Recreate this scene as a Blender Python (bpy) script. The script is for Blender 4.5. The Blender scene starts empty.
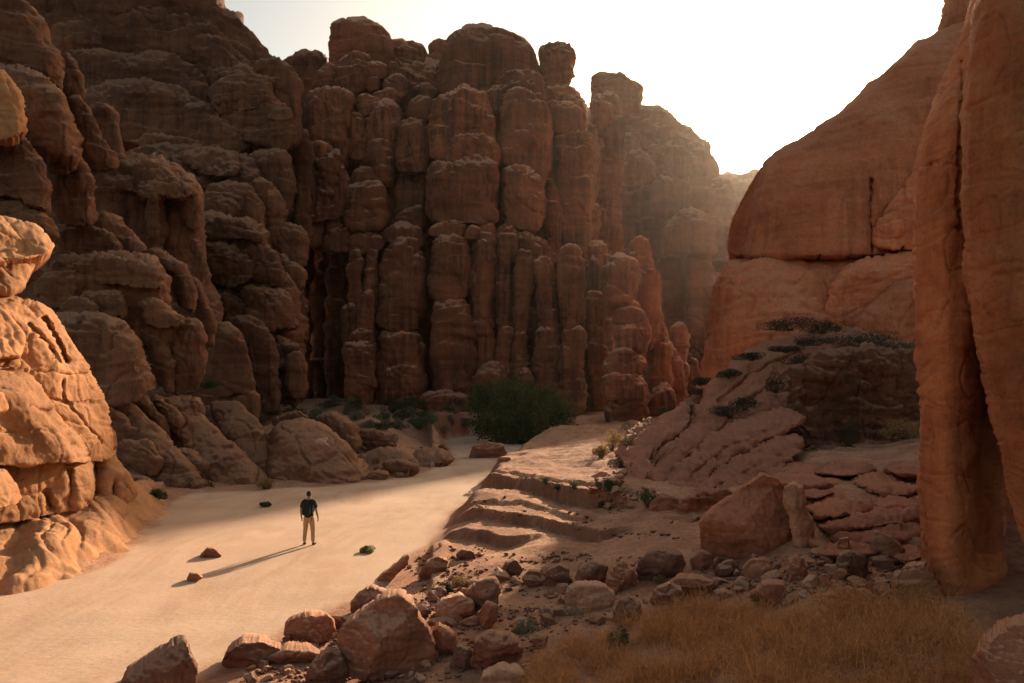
EXPO = 1.06
import bpy, math, random
import numpy as np
R_ = math.radians
rng = np.random.RandomState(7)
random.seed(7)
scene = bpy.context.scene
COL = scene.collection
F, CX, HY, CH = 683.0, 512.0, 400.0, 4.8      # focal length in px, principal column, horizon row, eye height

def W(px, py, d):
    return ((px - CX) / F * d, d, CH - (py - HY) / F * d)

# ------------------------------------------------------------------ noise
_p = np.random.RandomState(3).permutation(256).astype(np.int32)
_p = np.concatenate([_p, _p, _p])
_g = np.random.RandomState(4).normal(size=(256, 3)); _g /= np.linalg.norm(_g, axis=1)[:, None]
_g = _g.astype(np.float32)
def perlin(P):
    P = np.asarray(P, np.float32)
    I = np.floor(P).astype(np.int32); Fr = P - I; I &= 255
    U = Fr * Fr * Fr * (Fr * (Fr * 6 - 15) + 10)
    out = 0
    for a in (0, 1):
        wx = U[:, 0] if a else 1 - U[:, 0]
        pa = _p[I[:, 0] + a]
        for b in (0, 1):
            wy = U[:, 1] if b else 1 - U[:, 1]
            pb = _p[pa + I[:, 1] + b]
            for c in (0, 1):
                wz = U[:, 2] if c else 1 - U[:, 2]
                g = _g[_p[pb + I[:, 2] + c]]
                d = g[:, 0] * (Fr[:, 0] - a) + g[:, 1] * (Fr[:, 1] - b) + g[:, 2] * (Fr[:, 2] - c)
                out = out + d * wx * wy * wz
    return out * 1.6
def fbm(P, o=3):
    r = 0; a = 1.0
    for k in range(o):
        r = r + a * perlin(P * (2.03 ** k) + 17.3 * k); a *= .5
    return r
def sstep(t):
    t = np.clip(t, 0, 1); return t * t * (3 - 2 * t)

# ------------------------------------------------------------------ object helpers
def mesh_obj(name, verts, faces, mat, parent=None, smooth=True, origin=None):
    verts = np.asarray(verts, np.float32)
    if origin is None:
        if parent is not None: origin = (0, 0, 0)
        else:
            lo, hi = verts.min(0), verts.max(0)
            origin = ((lo[0] + hi[0]) / 2, (lo[1] + hi[1]) / 2, lo[2])
    v = verts - np.asarray(origin, np.float32)
    me = bpy.data.meshes.new(name)
    if isinstance(faces, np.ndarray):
        n, k = faces.shape
        me.vertices.add(len(v)); me.vertices.foreach_set('co', v.ravel())
        me.loops.add(n * k); me.loops.foreach_set('vertex_index', faces.ravel().astype(np.int32))
        me.polygons.add(n); me.polygons.foreach_set('loop_start', np.arange(0, n * k, k, dtype=np.int32))
        try: me.polygons.foreach_set('loop_total', np.full(n, k, np.int32))
        except Exception: pass
        me.update(calc_edges=True)
    else:
        me.from_pydata([tuple(q) for q in v], [], faces)
    me.validate()
    if smooth: me.polygons.foreach_set('use_smooth', np.ones(len(me.polygons), bool))
    if mat is not None: me.materials.append(mat)
    o = bpy.data.objects.new(name, me); COL.objects.link(o)
    if parent is not None:
        o.parent = parent
        o.location = tuple(np.asarray(origin) - np.asarray(parent.location))
    else: o.location = origin
    return o
def tag(o, label=None, cat=None, group=None, kind=None):
    if label: o['label'] = label
    if cat: o['category'] = cat
    if group: o['group'] = group
    if kind: o['kind'] = kind
    return o
def empty(name, loc, label=None, cat=None, group=None, kind=None):
    o = bpy.data.objects.new(name, None); COL.objects.link(o); o.location = loc
    o.empty_display_size = .3
    return tag(o, label, cat, group, kind)

# ------------------------------------------------------------------ materials
def new_mat(name):
    m = bpy.data.materials.new(name); m.use_nodes = True
    nt = m.node_tree; nt.nodes.clear()
    out = nt.nodes.new('ShaderNodeOutputMaterial')
    b = nt.nodes.new('ShaderNodeBsdfPrincipled')
    nt.links.new(b.outputs[0], out.inputs[0])
    b.inputs['Specular IOR Level'].default_value = .2
    return m, nt, b
def N(nt, t, **kw):
    n = nt.nodes.new(t)
    for k, v in kw.items(): setattr(n, k, v)
    return n
def ramp(nt, src, stops):
    r = N(nt, 'ShaderNodeValToRGB'); e = r.color_ramp.elements
    while len(e) < len(stops): e.new(.5)
    for i, (p, c) in enumerate(stops):
        e[i].position = p; e[i].color = (c, c, c, 1) if not hasattr(c, '__len__') else (*c, 1)
    nt.links.new(src, r.inputs[0]); return r.outputs[0]
def noise(nt, pos, sc, detail=5, rough=.55, dist=0):
    mp = N(nt, 'ShaderNodeMapping'); mp.inputs['Scale'].default_value = sc if hasattr(sc, '__len__') else (sc, sc, sc)
    nt.links.new(pos, mp.inputs[0])
    n = N(nt, 'ShaderNodeTexNoise'); n.inputs['Scale'].default_value = 1; n.inputs['Detail'].default_value = detail
    n.inputs['Roughness'].default_value = rough; n.inputs['Distortion'].default_value = dist
    nt.links.new(mp.outputs[0], n.inputs['Vector']); return n.outputs[0]
def mix(nt, a, b, fac, mode='MIX'):
    m = N(nt, 'ShaderNodeMix', data_type='RGBA', blend_type=mode)
    for s, v in ((0, fac), (6, a), (7, b)):
        if hasattr(v, 'is_linked'): nt.links.new(v, m.inputs[s])
        elif hasattr(v, '__len__'): m.inputs[s].default_value = (*v, 1)
        else: m.inputs[s].default_value = v
    return m.outputs[2]
def math_(nt, op, a, b=0.0):
    m = N(nt, 'ShaderNodeMath', operation=op)
    for s, v in ((0, a), (1, b)):
        if hasattr(v, 'is_linked'): nt.links.new(v, m.inputs[s])
        else: m.inputs[s].default_value = v
    return m.outputs[0]
def rock_mat(name, S, dark, mid, light, streak=.6, varnish=(.06, .03, .02), dust_light=(.42, .25, .15), dust_light_fac=.5, bump=1.0, strata=.45, s2=1.0):
    dark, mid, light, varnish, dust_light = ((c[0] * 1.04, c[1] * .87, c[2] * .78) for c in (dark, mid, light, varnish, dust_light))
    m, nt, b = new_mat(name)
    g = N(nt, 'ShaderNodeNewGeometry'); pos = g.outputs['Position']
    n1 = noise(nt, pos, 1 / (S * 55), 6, .6)
    c = ramp(nt, n1, [(.3, dark), (.5, mid), (.72, light)])
    # bedding bands
    n2 = noise(nt, pos, (1 / (S * 130), 1 / (S * 130), 1 / (S * 5.5)), 4, .6, .4)
    c = mix(nt, c, ramp(nt, n2, [(.3, (.42, .36, .34)), (.52, (1, 1, 1)), (.75, (1.35, 1.25, 1.15))]), strata, 'MULTIPLY')
    # water stains running down the faces
    n3 = noise(nt, pos, (1 / (S * 5 * s2), 1 / (S * 5 * s2), 1 / (S * 110 * s2)), 5, .65, .25)
    n3b = noise(nt, pos, 1 / (S * 45), 2, .5)
    sep = N(nt, 'ShaderNodeSeparateXYZ'); nt.links.new(g.outputs['Normal'], sep.inputs[0])
    steep = ramp(nt, sep.outputs[2], [(.25, 1.0), (.6, 0.0)])
    fac = math_(nt, 'MULTIPLY', ramp(nt, n3, [(.42, 0.0), (.6, 1.0)]), ramp(nt, n3b, [(.35, .15), (.6, 1.0)]))
    fac = math_(nt, 'MULTIPLY', fac, steep)
    fac = math_(nt, 'MULTIPLY', fac, streak)
    c = mix(nt, c, varnish, fac)
    # pale sand lying on the tops; it also paints in bright rim light
    n4 = noise(nt, pos, 1 / (S * 9), 5, .6)
    top = ramp(nt, math_(nt, 'ADD', sep.outputs[2], math_(nt, 'MULTIPLY', n4, .5)), [(.75, 0.0), (1.05, 1.0)])
    c = mix(nt, c, dust_light, math_(nt, 'MULTIPLY', top, dust_light_fac))
    # fine mottling
    n5 = noise(nt, pos, 1 / (S * 2.2), 4, .7)
    c = mix(nt, c, ramp(nt, n5, [(.3, (.62, .58, .56)), (.5, (1, 1, 1)), (.72, (1.3, 1.25, 1.2))]), .55, 'MULTIPLY')
    oi = N(nt, 'ShaderNodeObjectInfo')
    c = mix(nt, c, ramp(nt, oi.outputs['Random'], [(0.0, (.80, .78, .76)), (.5, (1, 1, 1)), (1.0, (1.18, 1.14, 1.1))]), 1.0, 'MULTIPLY')
    nt.links.new(c, b.inputs['Base Color'])
    b.inputs['Roughness'].default_value = .95
    b1 = N(nt, 'ShaderNodeBump'); b1.inputs['Strength'].default_value = .8 * bump; b1.inputs['Distance'].default_value = S * 1.6
    hh = math_(nt, 'ADD', noise(nt, pos, 1 / (S * 5), 8, .68), math_(nt, 'MULTIPLY', n2, min(.9, strata * 2)))
    hh = math_(nt, 'ADD', hh, math_(nt, 'MULTIPLY', n3, .5 * min(1, streak * 1.5)))
    nt.links.new(hh, b1.inputs['Height']); nt.links.new(b1.outputs[0], b.inputs['Normal'])
    return m
def simple_mat(name, col, col2=None, sc=3.0, rough=.8, bump=.3, bd=.01, trans=0):
    m, nt, b = new_mat(name)
    g = N(nt, 'ShaderNodeNewGeometry')
    n = noise(nt, g.outputs['Position'], sc, 5, .6)
    c = ramp(nt, n, [(.35, col), (.65, col2 or tuple(x * .7 for x in col))])
    nt.links.new(c, b.inputs['Base Color']); b.inputs['Roughness'].default_value = rough
    if bump:
        bp = N(nt, 'ShaderNodeBump'); bp.inputs['Strength'].default_value = bump; bp.inputs['Distance'].default_value = bd
        nt.links.new(n, bp.inputs['Height']); nt.links.new(bp.outputs[0], b.inputs['Normal'])
    if trans:
        t = N(nt, 'ShaderNodeBsdfTranslucent'); nt.links.new(c, t.inputs[0])
        ms = N(nt, 'ShaderNodeMixShader'); ms.inputs[0].default_value = trans
        out = [x for x in nt.nodes if x.type == 'OUTPUT_MATERIAL'][0]
        nt.links.new(b.outputs[0], ms.inputs[1]); nt.links.new(t.outputs[0], ms.inputs[2]); nt.links.new(ms.outputs[0], out.inputs[0])
    return m

M_far = rock_mat('rock_far', 200 / F, (.14, .065, .042), (.20, .098, .062), (.27, .14, .09), .6, dust_light_fac=.5)
M_wall = rock_mat('rock_wall', 108 / F, (.13, .054, .03), (.225, .093, .048), (.31, .138, .074), .8, (.05, .028, .022), dust_light=(.46, .27, .18), dust_light_fac=1.0)  # strong pale tops: sand plus rim highlights painted along the column edges
M_left = rock_mat('rock_dark', 75 / F, (.085, .041, .025), (.15, .071, .038), (.21, .104, .058), .6, (.045, .026, .02), dust_light_fac=.4)
M_slope = rock_mat('rock_slope', 46 / F, (.12, .057, .034), (.195, .095, .053), (.26, .134, .076), .45, (.07, .036, .025), dust_light_fac=.5, strata=.35)
M_lit = rock_mat('rock_golden', 24 / F, (.29, .143, .066), (.40, .213, .102), (.47, .265, .135), .35, (.19, .085, .042), dust_light=(.46, .29, .17), dust_light_fac=.25, bump=.6, strata=.15)
M_dome = rock_mat('rock_red', 55 / F, (.42, .15, .075), (.55, .205, .102), (.62, .265, .145), .4, (.16, .052, .03), dust_light=(.55, .25, .15), dust_light_fac=.35, s2=1.6, strata=.25)
M_slab = rock_mat('rock_slab', 32 / F, (.21, .082, .046), (.32, .128, .07), (.41, .185, .108), .35, (.07, .03, .022), dust_light=(.40, .2, .13), dust_light_fac=.6)
M_pillar = rock_mat('rock_pillar', 12 / F, (.30, .105, .045), (.42, .16, .07), (.50, .215, .10), .35, (.12, .045, .024), dust_light_fac=.3, s2=4, strata=.12)
M_boul = rock_mat('rock_boulder', 15 / F, (.20, .085, .05), (.30, .13, .075), (.38, .18, .11), .25, (.07, .035, .028), dust_light=(.46, .28, .18), dust_light_fac=.7)
M_boul2 = rock_mat('rock_boulder_grey', 15 / F, (.135, .066, .044), (.215, .11, .073), (.30, .17, .115), .3, (.05, .03, .026), dust_light=(.42, .27, .19), dust_light_fac=.7)
M_boul3 = rock_mat('rock_boulder_pale', 15 / F, (.26, .14, .085), (.38, .21, .13), (.48, .29, .19), .2, (.14, .07, .05), dust_light=(.5, .34, .24), dust_light_fac=.7)

# ------------------------------------------------------------------ the rock builder
def chaikin(P, it=2, c=.22):
    P = np.asarray(P, float)
    for _ in range(it):
        Q = np.roll(P, -1, 0)
        P = np.stack([(1 - c) * P + c * Q, c * P + (1 - c) * Q], 1).reshape(-1, 2)
    return P
def poly_dist(X, Y, P):
    best = np.full(X.shape, 1e9); nx = np.zeros(X.shape); ny = np.zeros(X.shape); ins = np.zeros(X.shape, bool)
    n = len(P)
    for i in range(n):
        a, b = P[i], P[(i + 1) % n]
        e = b - a; L = (e ** 2).sum() + 1e-9
        t = np.clip(((X - a[0]) * e[0] + (Y - a[1]) * e[1]) / L, 0, 1)
        qx, qy = a[0] + t * e[0], a[1] + t * e[1]
        d = (X - qx) ** 2 + (Y - qy) ** 2
        m = d < best; best[m] = d[m]; nx[m] = qx[m]; ny[m] = qy[m]
        c = ((a[1] > Y) != (b[1] > Y))
        if e[1] != 0: ins ^= c & (X < a[0] + (Y - a[1]) / e[1] * e[0])
    return np.sqrt(best), nx, ny, ins
def blur(A, k):
    if k < 1: return A
    for _ in range(3):
        for ax in (0, 1):
            c = np.cumsum(np.pad(A, [(k + 1, k) if i == ax else (0, 0) for i in (0, 1)], mode='edge'), axis=ax)
            if ax == 0: A = (c[2 * k + 1:] - c[:-2 * k - 1]) / (2 * k + 1)
            else: A = (c[:, 2 * k + 1:] - c[:, :-2 * k - 1]) / (2 * k + 1)
    return A
STY = dict(
    wall=dict(big=2.0, mid=1.2, flute=1.0, strata=1.0, crack=2.0, fine=.8, joint=1.7),
    rough=dict(big=4.0, mid=2.0, flute=.6, strata=1.3, crack=2.5, fine=1.0, joint=2.0, billow=1.6),
    slope=dict(big=3.5, mid=1.6, flute=.3, strata=1.2, crack=1.8, fine=.9, joint=1.2, billow=1.3),
    smooth=dict(big=4.0, mid=1.2, flute=.5, strata=.8, crack=2.2, fine=.5, joint=.35),
    dome=dict(big=5, mid=1.6, flute=.7, strata=1.0, crack=2.0, fine=.7, joint=.5),
    boulder=dict(big=1.6, mid=1.6, flute=.0, strata=1.1, crack=1.8, fine=1.0, joint=.9),
)
def displace(Q, nrm, S, sty, seed, scale=1.0):
    s = STY[sty]; o = seed * 7.31
    d = s['big'] * fbm(Q / (S * 42 * scale) + o, 2)
    d = d + s['mid'] * (fbm(Q / (S * 15 * scale) + o + 5, 3))
    if s['flute']: d = d + s['flute'] * fbm(Q * np.array([1 / (S * 7), 1 / (S * 7), 1 / (S * 75)]) + o, 2)
    wz = Q.copy(); wz[:, 2] += S * 6 * perlin(Q / (S * 50) + 3)
    st = perlin(wz * np.array([1 / (S * 90), 1 / (S * 90), 1 / (S * 6)]) + o)
    d = d + s['strata'] * st
    n = perlin(Q * np.array([1 / (S * 34), 1 / (S * 34), 1 / (S * 48)]) / scale + o * 1.7)
    d = d - s['crack'] * np.clip(1 - np.abs(n) / .05, 0, 1) ** .7
    n = perlin(wz * np.array([1 / (S * 120), 1 / (S * 120), 1 / (S * 30)]) + o * 2.7)
    d = d - .7 * s['crack'] * np.clip(1 - np.abs(n) / .06, 0, 1) ** .7
    if s.get('joint'):                                   # upright joints and blocky ledges
        n = perlin(Q * np.array([1 / (S * 15), 1 / (S * 15), 1 / (S * 120)]) / scale + o * .9)
        d = d - s['joint'] * np.clip(1 - np.abs(n) / .07, 0, 1) ** .6
        n2 = perlin(wz * np.array([1 / (S * 46), 1 / (S * 46), 1 / (S * 17)]) / scale + o * 1.1)
        d = d + s['joint'] * .75 * np.tanh(n2 * 9)
        n3 = perlin(Q * np.array([1 / (S * 19), 1 / (S * 19), 1 / (S * 44)]) / scale + o * 1.4)
        d = d + s['joint'] * .6 * np.tanh(n3 * 8)
    if s.get('billow'): d = d + s['billow'] * (np.abs(perlin(Q / (S * 17 * scale) + o + 2)) * 3 + np.abs(perlin(Q / (S * 8 * scale) + o + 8)) * 1.3 - 1)
    d = d + s['fine'] * fbm(Q / (S * 4) + o, 3)
    return Q + nrm * (d * S)[:, None]
_seed = [0]
def rock(name, poly, D, mat, T=None, R=None, sty='wall', parent=None, facets=0, dx=0.0, step=None, back=None, amp=1.0, smooth_poly=2, origin=None, crk=None, scale=1.0, flat=.8):
    """closed solid rock: outline at distance D (or (D_top, D_bottom)), bulging toward and running back from its rim"""
    _seed[0] += 1; sd_ = _seed[0]
    P = chaikin(poly, smooth_poly, .1 if sty == 'boulder' else .22)
    lo, hi = P.min(0), P.max(0); w, h = hi - lo
    Dt, Db = (D if hasattr(D, '__len__') else (D, D))
    Dm = (Dt + Db) / 2; S = Dm / F
    if R is None: R = min(w, h) * .34
    elif sty == 'wall': R = R * .72
    R = max(1.5, R)
    if T is None: T = R * S * (1.35 if sty in ('wall', 'rough') else 1.1 if sty == 'slope' else .85)
    if step is None: step = min(1.35, max(.35, math.sqrt(w * h) / 34))
    step = max(step, math.sqrt(w * h / 90000))
    nx_ = int(w / step) + 3; ny_ = int(h / step) + 3
    gx = np.linspace(lo[0] - step, hi[0] + step, nx_); gy = np.linspace(lo[1] - step, hi[1] + step, ny_)
    X, Y = np.meshgrid(gx, gy)
    d, qx, qy, ins = poly_dist(X, Y, P)
    sd = np.where(ins, d, -d)
    if flat:                                    # undersides stay blunt: the block sits on the one below
        P2 = P.copy(); k_ = sstep((P[:, 1] - (hi[1] - .35 * h)) / (.25 * h)); P2[:, 1] += k_ * R * flat
        d2, _, _, in2 = poly_dist(X, Y, P2); sdp = np.where(in2, d2, -d2)
    else: sdp = sd
    core = np.clip(sdp, 0, None)
    bl = blur(core, int(max(1, R / 5 / step)))
    core = np.where(core > 0, np.minimum(bl, core + R * .3), 0)
    core = np.where(sdp < R * .15, np.minimum(core, np.clip(sdp, 0, None) * 1.6), core)
    t = np.clip(core / R, 0, 1)
    f = np.sqrt(np.clip(1 - (1 - t) ** 2, 0, 1))
    if facets:
        rr = np.random.RandomState(sd_ * 13 + 5)
        u = (X - (lo[0] + hi[0]) / 2) / (w / 2); v = (Y - (lo[1] + hi[1]) / 2) / (h / 2)
        pl = np.full(X.shape, 1.05)
        for k in range(facets):
            a = rr.uniform(0, 6.28); s = rr.uniform(.45, 1.5); c = rr.uniform(.75, 1.25)
            pl = np.minimum(pl, c - s * (u * math.cos(a) + v * math.sin(a)) * .8)
        pl = np.minimum(pl, rr.uniform(.7, .9) + rr.uniform(.5, .9) * (v + .35))      # a top face that leans back
        f = np.minimum(f, np.clip(pl, .05, 2)) * 1.0
    if crk:                                                                             # joints cut into the face
        for pts, cw, cd in crk:
            dd = np.full(X.shape, 1e9)
            for a, b in zip(pts[:-1], pts[1:]):
                a = np.array(a, float); b = np.array(b, float); e = b - a; L = (e ** 2).sum()
                tt = np.clip(((X - a[0]) * e[0] + (Y - a[1]) * e[1]) / L, 0, 1)
                wob = perlin(np.stack([X.ravel() / 9, Y.ravel() / 9, np.full(X.size, sd_ * 1.3)], 1)).reshape(X.shape) * 2.2
                dd = np.minimum(dd, np.hypot(X - a[0] - tt * e[0] + wob, Y - a[1] - tt * e[1] + wob))
            f = f - (cd * S / T) * np.exp(-(dd / cw) ** 2)
    inside = sd > 0
    cell = inside[:-1, :-1] | inside[1:, :-1] | inside[:-1, 1:] | inside[1:, 1:]
    used = np.zeros(X.shape, bool)
    for a in (0, 1):
        for b in (0, 1):
            used[a:a + cell.shape[0], b:b + cell.shape[1]] |= cell
    PX = np.where(inside, X, qx); PY = np.where(inside, Y, qy); f = np.where(inside | (sdp > step * 1.5), f, 0)
    idx = np.full(X.shape, -1); idx[used] = np.arange(used.sum())
    px, py, ff = PX[used], PY[used], f[used]
    tt = np.clip((py - lo[1]) / max(h, 1e-6), 0, 1)
    Dd = Dt + (Db - Dt) * tt + dx * (px - (lo[0] + hi[0]) / 2) - T * ff
    V = np.stack([(px - CX) / F * Dd, Dd, CH - (py - HY) / F * Dd], 1)
    cy, cx = np.nonzero(cell)
    Fq = np.stack([idx[cy, cx], idx[cy + 1, cx], idx[cy + 1, cx + 1], idx[cy, cx + 1]], 1)
    # rim and back
    E = np.concatenate([Fq[:, [0, 1]], Fq[:, [1, 2]], Fq[:, [2, 3]], Fq[:, [3, 0]]])
    key = np.minimum(E[:, 0], E[:, 1]).astype(np.int64) * (len(V) + 1) + np.maximum(E[:, 0], E[:, 1])
    uq, first, cnt = np.unique(key, return_index=True, return_counts=True)
    B = E[first[cnt == 1]]
    rim = np.unique(B)
    back = back if back is not None else max(T * 1.3, R * S * .8)
    c0 = V[rim].mean(0)
    n0 = len(V); mp = np.full(n0, -1); mp[rim] = n0 + np.arange(len(rim)); mp2 = mp + len(rim)
    inner = lo[0] if lo[0] > CX else (hi[0] if hi[0] < CX else CX)
    run = np.array([(inner - CX) / F * 1.08, 1, 0]) * back
    r1 = V[rim] + run * .5; r1 = c0 + run * .5 + (r1 - c0 - run * .5) * np.array([.98, 1, .98])
    r2 = c0 + (V[rim] - c0) * np.array([.75, 1, .75]) + run
    cen = c0 + run * 1.15
    nb = len(rim)
    V2 = np.concatenate([V, r1, r2, cen[None]])
    q1 = np.stack([B[:, 1], B[:, 0], mp[B[:, 0]], mp[B[:, 1]]], 1)
    q2 = np.stack([mp[B[:, 1]], mp[B[:, 0]], mp[B[:, 0]] + nb, mp[B[:, 1]] + nb], 1)
    ci = len(V2) - 1
    q3 = np.stack([mp[B[:, 1]] + nb, mp[B[:, 0]] + nb, np.full(len(B), ci), np.full(len(B), ci)], 1)
    Fa = np.concatenate([Fq, q1, q2])
    # normals
    a_, b_, c_, d_ = (V2[Fa[:, k]] for k in range(4))
    fn = np.cross(c_ - a_, d_ - b_)
    nr = np.zeros_like(V2)
    for k in range(4):
        for j in range(3): nr[:, j] += np.bincount(Fa[:, k], fn[:, j], len(V2))
    nr /= np.linalg.norm(nr, axis=1)[:, None] + 1e-9
    nr[ci] = 0
    k = min(1.0, math.sqrt(w * h) / 46) * amp
    V3 = displace(V2, nr * k, S, sty, sd_ * .37, scale)
    tri = [(int(x), int(y), ci) for x, y, *_ in q3]
    vts = V3
    faces = Fa
    # one mesh: quads + fan triangles given as quads split below
    me_faces = np.concatenate([faces, np.stack([q3[:, 0], q3[:, 1], q3[:, 2], q3[:, 2]], 1)])
    # fan quads need four distinct corners: use ring midpoints
    me_faces = me_faces[:len(faces)]
    o = mesh_obj_mixed(name, vts, me_faces, tri, mat, parent, origin)
    return o
def mesh_obj_mixed(name, V, quads, tris, mat, parent=None, origin=None):
    nq, ntq = len(quads), len(tris)
    if origin is None:
        if parent is not None: origin = (0, 0, 0)
        else:
            lo, hi = V.min(0), V.max(0); origin = ((lo[0] + hi[0]) / 2, (lo[1] + hi[1]) / 2, lo[2])
    V = (V - np.asarray(origin)).astype(np.float32)
    me = bpy.data.meshes.new(name)
    me.vertices.add(len(V)); me.vertices.foreach_set('co', V.ravel())
    li = np.concatenate([quads.ravel(), np.asarray(tris).ravel()]).astype(np.int32)
    me.loops.add(len(li)); me.loops.foreach_set('vertex_index', li)
    me.polygons.add(nq + ntq)
    ls = np.concatenate([np.arange(nq) * 4, nq * 4 + np.arange(ntq) * 3]).astype(np.int32)
    me.polygons.foreach_set('loop_start', ls)
    me.update(calc_edges=True); me.validate()
    me.polygons.foreach_set('use_smooth', np.ones(len(me.polygons), bool))
    me.materials.append(mat)
    o = bpy.data.objects.new(name, me); COL.objects.link(o)
    if parent is not None:
        o.parent = parent; o.location = tuple(np.asarray(origin) - np.asarray(parent.location))
    else: o.location = origin
    return o
def column(x0, x1, yt, yb, rs=None):
    """outline of a round-topped rock column, slightly uneven"""
    rs = rs or random
    w = x1 - x0; j = lambda a: rs.uniform(-a, a)
    c = min(w * .45, (yb - yt) * .4)
    L = [(x0 + j(w * .04), yb), (x0 + j(w * .06), yb - (yb - yt) * .33), (x0 + j(w * .06), yb - (yb - yt) * .66), (x0, yt + c),
         (x0 + w * .13, yt + c * .3), (x0 + w * .35 + j(w * .05), yt + j(1)), (x0 + w * .65 + j(w * .05), yt + j(1)), (x1 - w * .13, yt + c * .35),
         (x1, yt + c), (x1 + j(w * .06), yb - (yb - yt) * .6), (x1 + j(w * .06), yb - (yb - yt) * .3), (x1 + j(w * .04), yb)]
    return L
# ------------------------------------------------------------------ ground
SAND_PX = [(-900, 800), (-300, 640), (0, 592), (60, 580), (100, 566), (140, 545), (156, 520), (170, 503), (200, 493), (260, 490), (330, 486),
           (375, 483), (400, 477), (430, 471), (455, 461), (452, 450), (440, 441), (470, 436), (520, 440), (548, 446), (530, 449), (512, 456), (498, 468),
           (480, 482), (474, 496), (452, 512), (441, 528), (425, 545), (405, 556), (380, 580), (358, 597), (330, 611), (292, 626), (250, 646), (215, 662), (190, 683), (120, 760), (60, 1400), (-900, 1400)]
SAND = np.array([W(x, y, CH * F / (y - HY))[:2] for x, y in SAND_PX])
ANCH = [  # px, py, z of the ground outside the sand
    (560, 452, 1.5), (600, 448, 1.9), (520, 451, 1.0), (640, 480, 1.6), (560, 488, 1.15), (520, 484, 1.05), (700, 530, 1.05), (560, 520, .75), (490, 520, .6), (620, 560, .75), (560, 575, .5),
    (700, 570, .95), (850, 520, 1.9), (850, 480, 2.1), (850, 452, 2.5), (760, 480, 1.7), (850, 560, 1.3), (900, 600, 1.2), (700, 620, .95), (600, 660, .75), (800, 683, 1.2), (450, 640, .3), (440, 600, .25), (420, 580, .25), (350, 660, .12), (500, 600, .4),
    (960, 620, 1.4), (1100, 640, 1.6), (480, 540, .4), (660, 600, .9),
    (460, 452, .5), (440, 436, 1.2), (400, 425, 2.2), (440, 412, 3.4), (350, 412, 3.6), (300, 407, 4.1), (280, 430, 1.9), (520, 425, 1.6), (590, 428, 1.2), (640, 425, 1.8), (330, 440, 1.2), (260, 450, .9), (240, 482, .08),
    (200, 470, .15), (130, 476, .3), (130, 492, 1.1), (60, 508, 1.1), (0, 520, 1.0), (0, 576, .3), (90, 545, .5), (140, 518, .6), (-200, 560, .9), (-500, 560, 1.5), (690, 412, 2.6), (400, 460, .8), (360, 470, .7), (570, 416, 2.6), (500, 414, 3.0)]
A_ = []
for x, y, z in ANCH: A_.append((x / 110.0, math.log((CH - z) * F / (y - HY)) * 3.2, z))
for x, d, z in [(200, 130, 7), (350, 115, 5), (480, 112, 4.6), (600, 115, 3.6), (700, 150, 4.2), (690, 110, 3.0), (720, 200, 4.0), (800, 120, 4.5), (900, 80, 5), (1100, 60, 6), (0, 60, 6), (-400, 60, 8), (512, 400, 6), (300, 400, 6), (760, 400, 4), (512, 1500, 0), (-900, 1500, 0), (1900, 1500, 0),
                (850, 45, 2.9), (950, 30, 3), (720, 60, 2.5), (1300, 20, 3), (1300, 8, 1.5), (900, 6, 1.2), (600, 6, .8), (1500, 4, 1.5), (600, 3, .6)]:
    A_.append((x / 110.0, math.log(d) * 3.2, z))
A_ = np.array(A_)
SCARP = [(.8, .13, .08, [(480, 483), (520, 487), (560, 498), (620, 509), (680, 521)], 474, 680), (.5, .11, .07, [(452, 511), (520, 514), (560, 523), (620, 533)], 456, 640),
    # base height, rise, width in m, line in px (ground just below each little cliff)
    (.62, .5, .14, [(470, 490), (478, 489), (500, 493), (540, 500), (560, 508), (600, 515), (650, 525), (700, 532)], 472, 655),
    (.42, .3, .12, [(440, 520), (455, 521), (490, 525), (540, 532), (560, 538), (600, 543), (650, 545)], 446, 650),
    (.22, .26, .10, [(430, 538), (460, 541), (500, 546), (550, 549), (600, 556), (680, 566)], 440, 560)]
def sand_sd(x, y):
    d, _, _, ins = poly_dist(x, y, SAND)
    return np.where(ins, -d, d)
def ground_z(x, y, fine=True):
    x = np.atleast_1d(np.asarray(x, float)); y = np.atleast_1d(np.asarray(y, float))
    yy = np.maximum(y, 1.5)
    px = CX + x / yy * F
    u = np.clip(px, -2500, 3500) / 110.0; v = np.log(yy) * 3.2
    num = 0; den = 0
    for a, b, z in A_:
        w = 1 / (((u - a) ** 2 + (v - b) ** 2) ** 1.6 + .02)
        num = num + w * z; den = den + w
    z = num / den
    P3 = np.stack([x, y, 0 * x], 1)
    s = sand_sd(x, y)
    bank = sstep((s + .05) / (1.5 + .10 * np.clip(yy, 0, 60) * (px < 430) * (px > 165)))
    # little erosion scarps in the right bank
    for zb, rise, wd, line, xa, xb in SCARP:
        lx = np.array([p[0] for p in line], float); ld = np.array([(CH - zb) * F / (p[1] - HY) for p in line])
        wob = .5 * perlin(np.stack([x * .9, y * .25, 0 * x + zb * 9], 1)) + .22 * perlin(np.stack([x * 3, y * .8, 0 * x + zb * 9], 1))
        dd = yy - np.interp(px, lx, ld) - wob
        fade = sstep((px - xa) / 14) * sstep((xb - px) / 60)
        z = z + fade * rise * (sstep(dd / wd + .5) - .5) * np.exp(-np.clip(np.abs(dd) - .3, 0, None) / np.where(dd > 0, 5.0, 2.5)) * 1.3
    if fine:
        out = sstep(s / 1.5)
        z = z + out * (.10 * fbm(P3 * .55, 3) + .05 * np.abs(fbm(P3 * 2.3, 3)) + .02 * fbm(P3 * 7, 2)) * np.clip(yy / 25, .5, 3)
        z = z * bank + (1 - bank) * (.05 * fbm(P3 * .12 + 9, 2) + .012 * perlin(P3 * .9 + 9))
    else: z = z * bank
    return z
def gz(x, y): return float(ground_z([x], [y])[0])
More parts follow.
